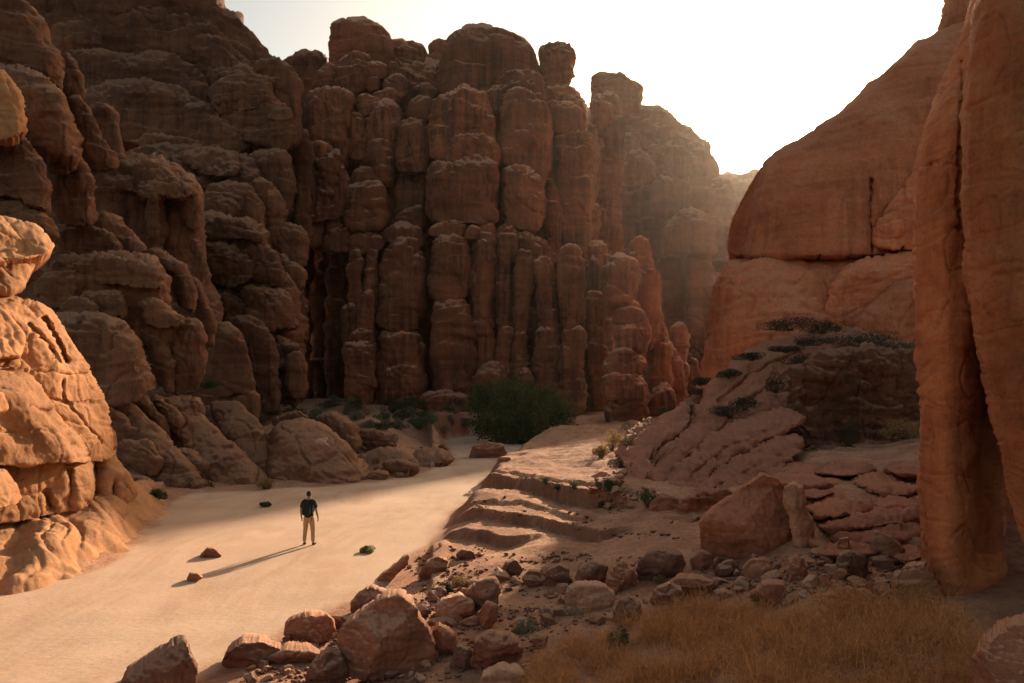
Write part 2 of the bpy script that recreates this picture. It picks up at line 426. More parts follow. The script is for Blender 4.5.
def build_ground():
    pxs = np.concatenate([np.arange(-2600, -60, 40), np.arange(-60, 1084, 2.4), np.arange(1084, 3600, 40)])
    ds = [1.6]
    while ds[-1] < 1300:
        d = ds[-1]; ds.append(d * (1.0055 if 8 < d < 80 else 1.02))
    ds = np.array(ds)
    X, Dg = np.meshgrid(pxs, ds)
    x = ((X - CX) / F * Dg).ravel(); y = Dg.ravel()
    z = ground_z(x, y)
    V = np.stack([x, y, z], 1)
    ny, nx = X.shape
    i = np.arange(ny * nx).reshape(ny, nx)
    Fq = np.stack([i[:-1, :-1].ravel(), i[:-1, 1:].ravel(), i[1:, 1:].ravel(), i[1:, :-1].ravel()], 1)
    # skirt behind the eye so that the sheet runs on under a camera that steps back
    m, nt, b = new_mat('desert_ground')
    g = N(nt, 'ShaderNodeNewGeometry'); pos = g.outputs['Position']
    at = N(nt, 'ShaderNodeAttribute', attribute_name='sand')
    n1 = noise(nt, pos, .25, 5, .6)
    sand = ramp(nt, n1, [(.3, (.53, .33, .215)), (.7, (.63, .41, .275))])
    nf = noise(nt, pos, 14, 4, .7)
    sand = mix(nt, sand, ramp(nt, nf, [(.3, (.86, .84, .82)), (.6, (1.06, 1.05, 1.04))]), .7, 'MULTIPLY')
    nw = noise(nt, pos, (.5, .16, .5), 6, .7, .6)
    sand = mix(nt, sand, ramp(nt, nw, [(.38, (.88, .82, .78)), (.5, (1, 1, 1)), (.66, (1.05, 1.05, 1.06))]), .8, 'MULTIPLY')
    n2 = noise(nt, pos, .8, 6, .65)
    earth = ramp(nt, n2, [(.3, (.33, .145, .08)), (.5, (.45, .215, .12)), (.7, (.54, .29, .17))])
    n3 = noise(nt, pos, 6, 6, .7)
    earth = mix(nt, earth, ramp(nt, n3, [(.35, (.5, .46, .44)), (.5, (1, 1, 1)), (.7, (1.25, 1.2, 1.15))]), .6, 'MULTIPLY')
    sep = N(nt, 'ShaderNodeSeparateXYZ'); nt.links.new(g.outputs['Normal'], sep.inputs[0])
    earth = mix(nt, earth, (.24, .095, .05), ramp(nt, sep.outputs[2], [(.75, .8), (.93, 0.0)]))
    c = mix(nt, earth, sand, at.outputs['Fac'])
    nt.links.new(c, b.inputs['Base Color']); b.inputs['Roughness'].default_value = 1
    bp = N(nt, 'ShaderNodeBump'); bp.inputs['Strength'].default_value = .9; bp.inputs['Distance'].default_value = .07
    hs = noise(nt, pos, (5, 8, 8), 6, .65); he = noise(nt, pos, 9, 8, .72)
    hh = mix(nt, he, math_(nt, 'MULTIPLY', hs, .2), at.outputs['Fac'])
    nt.links.new(hh, bp.inputs['Height']); nt.links.new(bp.outputs[0], b.inputs['Normal'])
    o = mesh_obj('ground', V, Fq, m, origin=(0, 0, 0))
    s = sand_sd(x, y) + .35 * fbm(np.stack([x * .7, y * .4, 0 * x], 1), 3)
    a = o.data.attributes.new('sand', 'FLOAT', 'POINT')
    a.data.foreach_set('value', sstep(.5 - s / .7).astype(np.float32))
    tag(o, 'pale sand of the canyon floor rising into reddish banks and talus', 'ground', kind='structure')
build_ground()

# ------------------------------------------------------------------ cliffs
def form(name, x, y, label, cat, kind=None):
    return empty(name, (x, y, max(0, gz(x, y))), label, cat, kind=kind)
def parts(parent, mat, rows, sty='wall', pn='rock_block', skew=None):
    for r in rows:
        P, D = r[0], r[1]; kw = dict(r[2]) if len(r) > 2 else {}
        if skew:                                   # the formation runs back along the canyon: farther toward skew[0]
            xs = [p[0] for p in P]; o = ((min(xs) + max(xs)) / 2 - skew[0]) * skew[1]
            D = tuple(q + o for q in D) if hasattr(D, '__len__') else (D + o + skew[2], D + o - skew[2]); kw.setdefault('dx', skew[1])
        rock(kw.pop('name', pn), P, D, kw.pop('mat', mat), sty=kw.pop('sty', sty), parent=parent, **kw)
def col(x0, x1, yt, yb, D, **kw): return (column(x0, x1, yt, yb), D, dict(name='rock_column', **kw))

def on_ground(P, T=.4, h=.17, mat=None, **kw):
    xs = [p[0] for p in P]; ys = [p[1] for p in P]; cx = (min(xs) + max(xs)) / 2
    kw.pop('lift', 0); a, c = hit(cx, min(ys), -.06), hit(cx, max(ys) - 1, -.06)
    T = (h + .06) * F / (sum(ys) / len(ys) - HY)
    return (P, (a, c), dict(T=T, back=.9, flat=0, **kw))
_dd = np.exp(np.linspace(math.log(5.5), math.log(130), 900))
def hit(px, py, h=0.0):
    x = (px - CX) / F * _dd; z = CH - (py - HY) / F * _dd
    k = np.nonzero(z <= ground_z(x, _dd, fine=True) + h)[0]
    return float(_dd[k[0]]) if len(k) else 90.0
# far right peak behind the canyon mouth
far = form('distant_peak', 45, 215, 'hazy domed sandstone peak with a boulder knob, farthest rock behind the canyon mouth', 'peak', 'structure')
parts(far, M_far, [
    ([(592, 128), (608, 106), (640, 102), (668, 111), (690, 126), (699, 139), (708, 143), (712, 155), (719, 163), (723, 190), (722, 420), (590, 420)], 222, dict(R=60, T=14, back=22, name='rock_dome', step=1.3)),
    ([(590, 98), (590, 80), (596, 73), (620, 71), (633, 77), (643, 90), (643, 103), (622, 109), (597, 106)], 200, dict(name='rock_knob', back=8)),
    ([(615, 142), (624, 131), (636, 130), (641, 140), (641, 175), (615, 175)], 187), ([(621, 163), (631, 151), (646, 150), (656, 160), (658, 177), (650, 184), (624, 184)], 178),
    col(620, 657, 184, 300, 184, R=14), col(652, 678, 176, 215, 180), col(660, 692, 142, 205, 198, R=10), col(688, 713, 146, 210, 204, R=10),
    ([(666, 228), (678, 211), (690, 207), (704, 210), (712, 222), (716, 245), (717, 253), (667, 253)], 170, dict(R=20)), col(684, 717, 252, 410, 171, R=12), col(653, 688, 254, 410, 177, R=10),
    col(640, 662, 215, 330, 182), ([(708, 268), (712, 258), (726, 259), (740, 263), (740, 272), (710, 272)], 190),
    ([(700, 200), (712, 180), (724, 176), (734, 185), (738, 260), (700, 260)], 212, dict(R=16))])
rg = form('distant_ridge', 150, 400, 'pale low ridge seen far away through the notch left of the sun', 'ridge', 'structure')
parts(rg, M_far, [([(700, 190), (722, 170), (745, 173), (758, 170), (790, 185), (850, 200), (850, 400), (700, 400)], 400, dict(R=40, T=18))])

# main wall, 100 to 130 m away
cw = form('cliff', -5, 108, 'tall central cliff of clustered round sandstone columns with stacked domes on top', 'cliff', 'structure')
big = dict(step=1.5)
parts(cw, M_wall, [
    # backing masses
    ([(318, 70), (335, 60), (400, 60), (440, 60), (540, 60), (560, 90), (600, 120), (602, 430), (344, 430), (342, 240), (300, 230), (300, 200), (310, 110)], 127, dict(R=40, T=6, name='rock_mass', sty='rough', step=1.6, back=60)),
    ([(329, 62), (330, 28), (333, 21), (345, 17), (366, 18), (380, 24), (389, 36), (393, 52), (396, 75), (398, 118), (330, 118)], 122, dict(name='rock_dome', back=7, sty='smooth')),
    ([(388, 45), (394, 40), (410, 36), (424, 42), (428, 52), (428, 110), (392, 110)], 128, dict(name='rock_dome', back=6)),
    ([(427, 60), (429, 44), (436, 40), (446, 42), (452, 60), (452, 110), (429, 110)], 130, dict(back=5)),
    ([(440, 60), (443, 44), (450, 35), (468, 25), (485, 22), (505, 28), (525, 36), (536, 49), (541, 75), (541, 125), (500, 130), (440, 125), (435, 82)], 120, dict(name='rock_dome', back=10, sty='smooth', R=38)),
    ([(541, 60), (538, 50), (545, 43), (560, 42), (574, 48), (579, 57), (572, 66), (576, 75), (568, 83), (560, 90), (546, 88), (541, 75)], 119, dict(name='rock_knob', back=4)),
    ([(542, 84), (562, 82), (578, 92), (587, 101), (590, 135), (544, 135)], 118),
    ([(547, 102), (560, 97), (580, 105), (587, 118), (585, 132), (555, 134), (549, 117)], 115),
    col(551, 595, 124, 262, 114.5, R=17, T=3), col(588, 622, 92, 270, 148, R=14, T=3), ([(588, 100), (600, 90), (615, 104), (618, 125), (590, 128)], 145),
    ([(270, 150), (400, 150), (400, 430), (270, 430)], 152, dict(name='rock_mass', R=20, step=2)),
    # upper left shoulders
    ([(333, 60), (358, 50), (375, 56), (374, 92), (334, 94)], 118), ([(364, 64), (378, 59), (389, 66), (387, 80), (366, 80)], 116.5), ([(366, 76), (378, 73), (383, 88), (366, 92)], 116),
    ([(387, 62), (396, 60), (402, 72), (400, 86), (388, 86)], 117), ([(381, 80), (398, 73), (407, 80), (409, 98), (383, 98)], 115.5), ([(408, 100), (422, 92), (433, 98), (432, 122), (408, 122)], 113.5), ([(413, 86), (426, 79), (435, 87), (434, 99), (414, 99)], 118),
    ([(353, 100), (364, 93), (380, 96), (382, 114), (356, 116)], 112.5), ([(370, 92), (392, 88), (402, 96), (398, 108), (372, 108)], 113.5),
    ([(303, 112), (312, 92), (325, 87), (346, 88), (357, 96), (352, 118), (353, 150), (340, 176), (310, 164), (302, 132)], 111, dict(R=18)),
    ([(325, 60), (340, 66), (345, 88), (320, 92), (308, 100), (312, 80)], 119), ([(338, 75), (352, 70), (362, 80), (360, 98), (340, 98)], 117),
    col(344, 367, 112, 160, 111.5), col(366, 402, 101, 158, 112), col(396, 428, 115, 172, 110.5), col(330, 348, 108, 170, 110),
    ([(306, 144), (318, 138), (330, 144), (332, 158), (306, 160)], 107.5),
    ([(301, 168), (312, 155), (325, 146), (337, 150), (347, 160), (342, 192), (326, 218), (300, 220), (293, 192)], 108.5, dict(sty='rough')),
    ([(322, 170), (335, 160), (350, 166), (352, 190), (345, 215), (325, 220)], 107.5), ([(300, 205), (318, 198), (345, 204), (346, 218), (300, 224)], 107),
    ([(360, 152), (376, 138), (391, 144), (397, 165), (393, 192), (374, 178), (360, 166)], 110), ([(350, 182), (356, 168), (370, 163), (384, 171), (387, 190), (350, 190)], 109),
    ([(343, 196), (349, 184), (364, 178), (382, 179), (388, 188), (388, 230), (344, 230)], 106.5, dict(R=16)),
    ([(394, 186), (400, 170), (415, 164), (427, 172), (428, 206), (426, 228), (394, 228)], 112, dict(R=12)), ([(390, 228), (400, 212), (424, 203), (427, 230)], 109.5),
    col(384, 397, 150, 232, 113), col(291, 305, 150, 230, 112),
    # middle domes
    ([(428, 132), (432, 106), (445, 92), (462, 84), (478, 89), (490, 99), (497, 115), (499, 160), (428, 160)], 109, dict(R=24, T=4, name='rock_dome')),
    ([(438, 160), (452, 140), (465, 132), (480, 133), (492, 140), (501, 150), (501, 166), (438, 168)], 106.5, dict(R=14)),
    ([(426, 172), (432, 163), (450, 156), (475, 152), (490, 155), (499, 165), (499, 216), (494, 223), (430, 223), (425, 200)], 105.5, dict(R=22, T=3.6, name='rock_dome')),
    ([(494, 84), (503, 73), (520, 69), (540, 74), (547, 87), (548, 112), (498, 112)], 113, dict(sty='rough')), ([(485, 92), (498, 82), (512, 88), (520, 100), (500, 112), (488, 108)], 112),
    ([(497, 97), (515, 87), (530, 91), (545, 104), (552, 121), (553, 156), (546, 192), (497, 180)], 110, dict(R=22, T=3.5, name='rock_dome')),
    ([(498, 170), (510, 163), (530, 165), (541, 177), (547, 195), (545, 228), (520, 230), (499, 225)], 106.5, dict(R=18)), ([(499, 150), (510, 143), (518, 151), (522, 164), (499, 165)], 107),
    ([(544, 180), (553, 178), (562, 200), (564, 262), (545, 262)], 111),
    # lower columns
    ([(384, 232), (395, 224), (410, 221), (420, 227), (426, 235), (425, 248), (384, 244)], 104.5), ([(379, 252), (388, 240), (405, 235), (420, 240), (426, 256), (427, 332), (377, 332), (377, 290)], 104, dict(name='rock_column', R=20, T=3.5)), col(375, 428, 326, 412, 103.6, R=20, T=3.6),
    ([(429, 230), (440, 221), (458, 219), (469, 226), (463, 236), (430, 237)], 103), ([(428, 242), (445, 232), (462, 235), (469, 245), (471, 302), (429, 305)], 103, dict(R=17, T=3.2, name='rock_column')),
    ([(429, 305), (445, 297), (465, 300), (471, 312), (476, 345), (478, 412), (431, 412)], 101.6, dict(R=17, T=3.2, name='rock_column')),
    ([(464, 231), (472, 223), (481, 228), (479, 239), (466, 239)], 102), ([(475, 227), (485, 221), (495, 223), (497, 240), (477, 240)], 103.5),
    col(469, 496, 233, 335, 103, T=2.4), col(472, 496, 328, 412, 102.6), ([(495, 233), (503, 222), (513, 225), (519, 238), (517, 255), (513, 270), (513, 332), (496, 332)], 103.5, dict(name='rock_column')), col(494, 515, 326, 412, 102.5),
    ([(513, 262), (515, 250), (521, 245), (532, 246), (536, 256), (534, 280), (531, 302), (527, 345), (514, 345)], 101.6, dict(name='rock_column')), col(512, 528, 330, 412, 101.3),
    ([(534, 272), (537, 259), (550, 258), (555, 268), (558, 300), (559, 330), (535, 330)], 101, dict(name='rock_column')), col(534, 562, 324, 416, 100.6),
    ([(555, 257), (560, 246), (570, 242), (580, 246), (585, 258), (585, 283), (584, 330), (559, 330)], 100, dict(name='rock_column')), col(560, 585, 325, 418, 99.6),
    ([(513, 234), (528, 227), (541, 239), (547, 254), (540, 262), (515, 252)], 105.5), ([(526, 240), (540, 236), (553, 250), (556, 272), (540, 275)], 106),
    col(347, 364, 248, 350, 105), col(363, 379, 245, 350, 104.6), ([(357, 302), (360, 292), (369, 287), (375, 293), (377, 340), (357, 340)], 101.5), col(342, 358, 303, 345, 102.5),
    ([(343, 347), (350, 341), (372, 337), (376, 345), (376, 412), (343, 412)], 100.4), ([(343, 345), (353, 329), (374, 328), (375, 347)], 101), col(326, 347, 240, 412, 122, R=9), col(310, 328, 235, 412, 134), col(290, 312, 235, 412, 128),
    ([(322, 238), (340, 224), (386, 229), (386, 243), (350, 252), (325, 251)], 107), ([(345, 240), (360, 230), (386, 234), (386, 250), (346, 254)], 105.8), ([(325, 222), (338, 216), (346, 224), (342, 236), (326, 238)], 107.5), ([(300, 224), (312, 217), (326, 224), (326, 246), (302, 248)], 109),
    col(572, 616, 240, 430, 114, R=12), ([(470, 378), (490, 355), (508, 366), (516, 412), (470, 412)], 99.5), ([(420, 395), (440, 388), (470, 392), (480, 415), (418, 415)], 98.5), ([(515, 372), (526, 366), (536, 378), (536, 415), (514, 415)], 99.4),
    col(585, 607, 292, 425, 106), col(583, 603, 262, 330, 112), col(594, 620, 262, 425, 118), ([(590, 252), (600, 262), (606, 290), (585, 290)], 110),
])
# left back wall
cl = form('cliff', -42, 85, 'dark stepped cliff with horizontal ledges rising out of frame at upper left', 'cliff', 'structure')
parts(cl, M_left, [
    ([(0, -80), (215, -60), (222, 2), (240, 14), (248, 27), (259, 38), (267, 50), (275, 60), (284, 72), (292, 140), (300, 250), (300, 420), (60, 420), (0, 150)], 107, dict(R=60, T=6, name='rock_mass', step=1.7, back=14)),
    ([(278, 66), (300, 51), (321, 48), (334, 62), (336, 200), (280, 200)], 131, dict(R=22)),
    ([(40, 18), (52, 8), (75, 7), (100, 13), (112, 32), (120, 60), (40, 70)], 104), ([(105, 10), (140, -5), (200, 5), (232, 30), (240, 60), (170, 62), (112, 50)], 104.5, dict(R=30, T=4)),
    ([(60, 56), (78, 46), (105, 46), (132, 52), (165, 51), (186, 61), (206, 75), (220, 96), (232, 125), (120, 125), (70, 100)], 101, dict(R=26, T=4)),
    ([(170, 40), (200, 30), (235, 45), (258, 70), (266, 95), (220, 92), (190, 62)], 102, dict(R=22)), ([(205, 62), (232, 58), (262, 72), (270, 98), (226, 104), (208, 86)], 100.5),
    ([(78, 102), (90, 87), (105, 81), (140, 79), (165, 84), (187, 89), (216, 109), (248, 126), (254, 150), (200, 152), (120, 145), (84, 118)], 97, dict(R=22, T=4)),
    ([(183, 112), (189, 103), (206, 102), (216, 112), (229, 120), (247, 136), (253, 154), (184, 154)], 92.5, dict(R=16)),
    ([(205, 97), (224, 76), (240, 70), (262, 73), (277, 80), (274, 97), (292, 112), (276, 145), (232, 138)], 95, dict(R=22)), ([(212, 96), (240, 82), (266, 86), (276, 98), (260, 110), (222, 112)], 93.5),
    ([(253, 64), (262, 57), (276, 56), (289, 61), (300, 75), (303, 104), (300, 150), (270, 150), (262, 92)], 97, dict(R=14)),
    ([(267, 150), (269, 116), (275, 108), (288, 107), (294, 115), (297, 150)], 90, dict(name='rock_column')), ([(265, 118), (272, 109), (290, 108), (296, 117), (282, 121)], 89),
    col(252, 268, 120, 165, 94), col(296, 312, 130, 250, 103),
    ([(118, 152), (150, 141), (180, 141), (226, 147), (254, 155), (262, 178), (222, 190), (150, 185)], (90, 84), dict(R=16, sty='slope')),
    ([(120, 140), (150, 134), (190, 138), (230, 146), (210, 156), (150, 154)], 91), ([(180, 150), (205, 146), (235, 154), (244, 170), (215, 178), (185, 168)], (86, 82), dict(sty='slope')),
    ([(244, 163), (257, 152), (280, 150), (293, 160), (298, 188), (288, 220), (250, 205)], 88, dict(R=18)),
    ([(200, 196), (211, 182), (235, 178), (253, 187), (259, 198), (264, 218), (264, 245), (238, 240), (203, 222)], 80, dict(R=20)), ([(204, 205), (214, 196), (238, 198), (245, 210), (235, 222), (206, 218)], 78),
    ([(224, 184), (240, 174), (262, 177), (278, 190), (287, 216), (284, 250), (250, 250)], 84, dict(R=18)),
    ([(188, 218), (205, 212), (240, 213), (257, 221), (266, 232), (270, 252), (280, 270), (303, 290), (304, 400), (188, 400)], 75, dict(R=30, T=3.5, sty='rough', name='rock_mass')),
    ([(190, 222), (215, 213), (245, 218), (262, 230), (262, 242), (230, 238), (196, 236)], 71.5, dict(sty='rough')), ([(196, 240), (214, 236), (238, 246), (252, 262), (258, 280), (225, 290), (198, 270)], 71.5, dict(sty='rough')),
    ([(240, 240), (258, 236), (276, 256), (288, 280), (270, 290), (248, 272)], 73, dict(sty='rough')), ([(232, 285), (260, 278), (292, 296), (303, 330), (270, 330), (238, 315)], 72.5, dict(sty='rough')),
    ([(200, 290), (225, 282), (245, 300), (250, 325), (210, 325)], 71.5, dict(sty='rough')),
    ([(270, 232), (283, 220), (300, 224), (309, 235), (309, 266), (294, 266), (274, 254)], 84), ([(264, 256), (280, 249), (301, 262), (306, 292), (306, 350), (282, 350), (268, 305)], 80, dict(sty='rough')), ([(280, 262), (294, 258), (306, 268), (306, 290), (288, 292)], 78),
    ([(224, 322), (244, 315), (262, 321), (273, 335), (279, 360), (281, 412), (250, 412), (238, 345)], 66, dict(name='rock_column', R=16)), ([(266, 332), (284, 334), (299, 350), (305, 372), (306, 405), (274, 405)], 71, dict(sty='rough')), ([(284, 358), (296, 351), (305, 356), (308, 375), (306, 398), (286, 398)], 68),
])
# left mid slope: striated faces and rounded piles
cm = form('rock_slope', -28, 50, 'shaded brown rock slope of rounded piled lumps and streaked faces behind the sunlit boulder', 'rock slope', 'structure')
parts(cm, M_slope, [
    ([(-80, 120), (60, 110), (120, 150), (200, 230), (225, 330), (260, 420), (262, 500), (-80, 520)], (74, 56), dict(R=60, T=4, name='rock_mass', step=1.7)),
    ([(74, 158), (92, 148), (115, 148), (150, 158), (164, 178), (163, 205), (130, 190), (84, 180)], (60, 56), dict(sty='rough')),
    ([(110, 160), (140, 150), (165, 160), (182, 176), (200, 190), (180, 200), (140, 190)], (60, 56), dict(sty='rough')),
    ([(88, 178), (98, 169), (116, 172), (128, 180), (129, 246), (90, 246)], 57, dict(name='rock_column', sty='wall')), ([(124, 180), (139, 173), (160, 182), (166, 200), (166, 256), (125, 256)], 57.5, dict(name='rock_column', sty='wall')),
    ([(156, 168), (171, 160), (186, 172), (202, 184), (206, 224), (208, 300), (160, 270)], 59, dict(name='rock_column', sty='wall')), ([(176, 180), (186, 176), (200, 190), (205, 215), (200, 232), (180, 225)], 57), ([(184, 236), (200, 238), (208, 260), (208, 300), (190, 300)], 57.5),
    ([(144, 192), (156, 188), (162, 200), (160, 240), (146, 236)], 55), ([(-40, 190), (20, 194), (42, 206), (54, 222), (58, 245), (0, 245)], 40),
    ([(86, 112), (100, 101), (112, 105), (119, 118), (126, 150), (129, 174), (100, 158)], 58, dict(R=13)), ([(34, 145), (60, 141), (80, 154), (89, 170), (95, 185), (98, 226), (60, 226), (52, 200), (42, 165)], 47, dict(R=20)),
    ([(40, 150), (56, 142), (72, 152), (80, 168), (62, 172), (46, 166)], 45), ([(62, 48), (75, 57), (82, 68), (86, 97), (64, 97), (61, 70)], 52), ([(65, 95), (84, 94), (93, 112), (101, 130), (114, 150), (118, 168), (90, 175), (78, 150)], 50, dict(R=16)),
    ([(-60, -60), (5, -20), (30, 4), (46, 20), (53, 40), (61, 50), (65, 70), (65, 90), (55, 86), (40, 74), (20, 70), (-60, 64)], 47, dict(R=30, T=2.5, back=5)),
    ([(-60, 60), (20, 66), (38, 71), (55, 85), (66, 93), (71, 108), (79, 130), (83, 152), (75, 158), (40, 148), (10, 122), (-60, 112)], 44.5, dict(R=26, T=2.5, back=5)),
    ([(-60, 50), (0, 65), (12, 82), (20, 95), (26, 115), (30, 138), (-60, 145)], 38, dict(R=22, mat=M_lit)),  # brighter golden material puts sunlit orange into the colour of this lump
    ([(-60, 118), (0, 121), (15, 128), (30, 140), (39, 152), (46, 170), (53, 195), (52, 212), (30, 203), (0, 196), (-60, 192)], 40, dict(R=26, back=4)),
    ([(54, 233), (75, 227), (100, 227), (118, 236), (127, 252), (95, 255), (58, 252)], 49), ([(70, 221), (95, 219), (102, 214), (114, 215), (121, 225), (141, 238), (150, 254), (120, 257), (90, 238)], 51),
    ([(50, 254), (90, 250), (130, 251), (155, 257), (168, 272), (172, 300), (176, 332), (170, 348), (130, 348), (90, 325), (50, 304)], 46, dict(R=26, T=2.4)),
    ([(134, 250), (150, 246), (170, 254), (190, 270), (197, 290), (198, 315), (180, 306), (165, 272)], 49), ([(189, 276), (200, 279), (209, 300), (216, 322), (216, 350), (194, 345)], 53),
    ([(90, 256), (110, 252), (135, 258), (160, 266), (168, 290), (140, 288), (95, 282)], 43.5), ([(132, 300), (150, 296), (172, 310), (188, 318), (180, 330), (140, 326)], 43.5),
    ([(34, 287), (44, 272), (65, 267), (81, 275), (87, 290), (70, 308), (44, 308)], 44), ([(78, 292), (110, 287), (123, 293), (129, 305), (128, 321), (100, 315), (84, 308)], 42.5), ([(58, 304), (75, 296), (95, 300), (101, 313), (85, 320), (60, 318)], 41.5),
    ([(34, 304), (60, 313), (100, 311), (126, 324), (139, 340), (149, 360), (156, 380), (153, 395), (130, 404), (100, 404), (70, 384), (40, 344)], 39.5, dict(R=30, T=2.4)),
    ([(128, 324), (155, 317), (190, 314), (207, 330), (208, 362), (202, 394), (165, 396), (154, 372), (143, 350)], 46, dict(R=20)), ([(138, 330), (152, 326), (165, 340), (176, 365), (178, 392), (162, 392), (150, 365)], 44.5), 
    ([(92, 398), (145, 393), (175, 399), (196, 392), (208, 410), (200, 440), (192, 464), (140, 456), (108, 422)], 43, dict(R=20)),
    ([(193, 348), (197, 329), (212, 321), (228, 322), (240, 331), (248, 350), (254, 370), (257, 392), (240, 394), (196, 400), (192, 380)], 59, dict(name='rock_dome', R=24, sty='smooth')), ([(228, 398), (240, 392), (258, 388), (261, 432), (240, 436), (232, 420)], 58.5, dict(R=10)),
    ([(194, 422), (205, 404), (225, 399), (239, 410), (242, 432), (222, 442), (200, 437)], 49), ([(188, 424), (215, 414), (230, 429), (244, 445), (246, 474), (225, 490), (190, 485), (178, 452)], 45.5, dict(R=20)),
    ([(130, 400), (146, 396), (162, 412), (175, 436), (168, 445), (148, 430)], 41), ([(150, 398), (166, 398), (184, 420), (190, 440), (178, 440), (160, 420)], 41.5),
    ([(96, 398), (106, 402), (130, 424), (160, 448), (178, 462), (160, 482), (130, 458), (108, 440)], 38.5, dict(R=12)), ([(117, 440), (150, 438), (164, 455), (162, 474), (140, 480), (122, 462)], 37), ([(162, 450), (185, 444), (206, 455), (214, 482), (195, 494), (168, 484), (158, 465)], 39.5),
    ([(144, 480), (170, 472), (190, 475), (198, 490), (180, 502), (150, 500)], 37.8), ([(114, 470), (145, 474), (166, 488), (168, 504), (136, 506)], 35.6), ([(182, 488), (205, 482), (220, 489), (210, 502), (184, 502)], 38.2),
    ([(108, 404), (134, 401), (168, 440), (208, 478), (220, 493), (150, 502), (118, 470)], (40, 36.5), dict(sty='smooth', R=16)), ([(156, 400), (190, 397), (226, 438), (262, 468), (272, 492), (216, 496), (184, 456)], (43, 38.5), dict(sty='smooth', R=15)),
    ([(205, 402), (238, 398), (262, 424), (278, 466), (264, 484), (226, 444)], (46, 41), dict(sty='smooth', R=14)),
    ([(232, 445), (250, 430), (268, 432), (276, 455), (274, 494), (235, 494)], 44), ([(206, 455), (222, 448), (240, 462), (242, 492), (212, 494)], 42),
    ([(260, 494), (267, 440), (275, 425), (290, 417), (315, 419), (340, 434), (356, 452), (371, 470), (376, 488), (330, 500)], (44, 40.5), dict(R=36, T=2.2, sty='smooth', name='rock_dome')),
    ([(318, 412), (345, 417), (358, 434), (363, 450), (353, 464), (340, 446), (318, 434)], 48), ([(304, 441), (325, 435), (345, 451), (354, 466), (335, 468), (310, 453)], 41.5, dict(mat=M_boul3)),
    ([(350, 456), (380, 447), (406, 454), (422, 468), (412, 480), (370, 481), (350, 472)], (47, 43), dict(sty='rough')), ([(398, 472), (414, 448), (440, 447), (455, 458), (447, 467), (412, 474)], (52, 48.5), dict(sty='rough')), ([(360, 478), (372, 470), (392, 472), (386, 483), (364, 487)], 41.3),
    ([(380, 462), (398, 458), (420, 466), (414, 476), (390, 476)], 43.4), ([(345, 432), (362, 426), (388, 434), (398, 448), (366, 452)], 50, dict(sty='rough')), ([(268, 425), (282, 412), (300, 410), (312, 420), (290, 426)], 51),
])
# sunlit formation at the left edge
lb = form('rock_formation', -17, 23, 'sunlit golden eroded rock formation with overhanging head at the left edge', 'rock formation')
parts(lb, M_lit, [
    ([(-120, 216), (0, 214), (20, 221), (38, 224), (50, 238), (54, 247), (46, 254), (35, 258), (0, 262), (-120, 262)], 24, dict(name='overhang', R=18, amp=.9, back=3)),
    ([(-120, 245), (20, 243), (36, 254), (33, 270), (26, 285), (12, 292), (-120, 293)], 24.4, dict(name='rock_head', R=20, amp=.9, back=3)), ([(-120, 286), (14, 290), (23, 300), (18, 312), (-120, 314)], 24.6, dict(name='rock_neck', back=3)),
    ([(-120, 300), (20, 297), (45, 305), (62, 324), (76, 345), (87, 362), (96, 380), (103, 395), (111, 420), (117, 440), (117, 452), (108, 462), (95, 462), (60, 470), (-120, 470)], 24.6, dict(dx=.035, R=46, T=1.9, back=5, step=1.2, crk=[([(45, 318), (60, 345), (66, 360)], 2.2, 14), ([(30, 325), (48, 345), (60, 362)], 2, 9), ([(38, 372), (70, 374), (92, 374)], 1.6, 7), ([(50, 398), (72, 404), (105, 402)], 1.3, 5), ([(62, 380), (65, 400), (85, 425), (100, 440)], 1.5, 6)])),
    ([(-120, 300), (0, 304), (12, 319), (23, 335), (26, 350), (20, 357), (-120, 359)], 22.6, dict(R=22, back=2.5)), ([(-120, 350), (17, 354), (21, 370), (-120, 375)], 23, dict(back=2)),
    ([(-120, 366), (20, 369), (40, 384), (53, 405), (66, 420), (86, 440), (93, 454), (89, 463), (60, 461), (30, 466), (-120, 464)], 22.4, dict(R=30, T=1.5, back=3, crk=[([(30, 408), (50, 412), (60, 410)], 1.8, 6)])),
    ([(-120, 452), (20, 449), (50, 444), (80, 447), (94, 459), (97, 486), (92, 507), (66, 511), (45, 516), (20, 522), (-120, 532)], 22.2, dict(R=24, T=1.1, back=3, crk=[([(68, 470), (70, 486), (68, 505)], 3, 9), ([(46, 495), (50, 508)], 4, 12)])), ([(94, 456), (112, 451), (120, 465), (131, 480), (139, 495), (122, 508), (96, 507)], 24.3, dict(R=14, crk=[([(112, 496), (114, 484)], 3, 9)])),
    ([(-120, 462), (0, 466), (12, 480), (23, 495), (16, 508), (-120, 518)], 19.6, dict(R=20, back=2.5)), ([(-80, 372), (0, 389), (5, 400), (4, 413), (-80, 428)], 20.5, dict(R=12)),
], sty='smooth', pn='rock_lump', skew=(40, .03, .5))
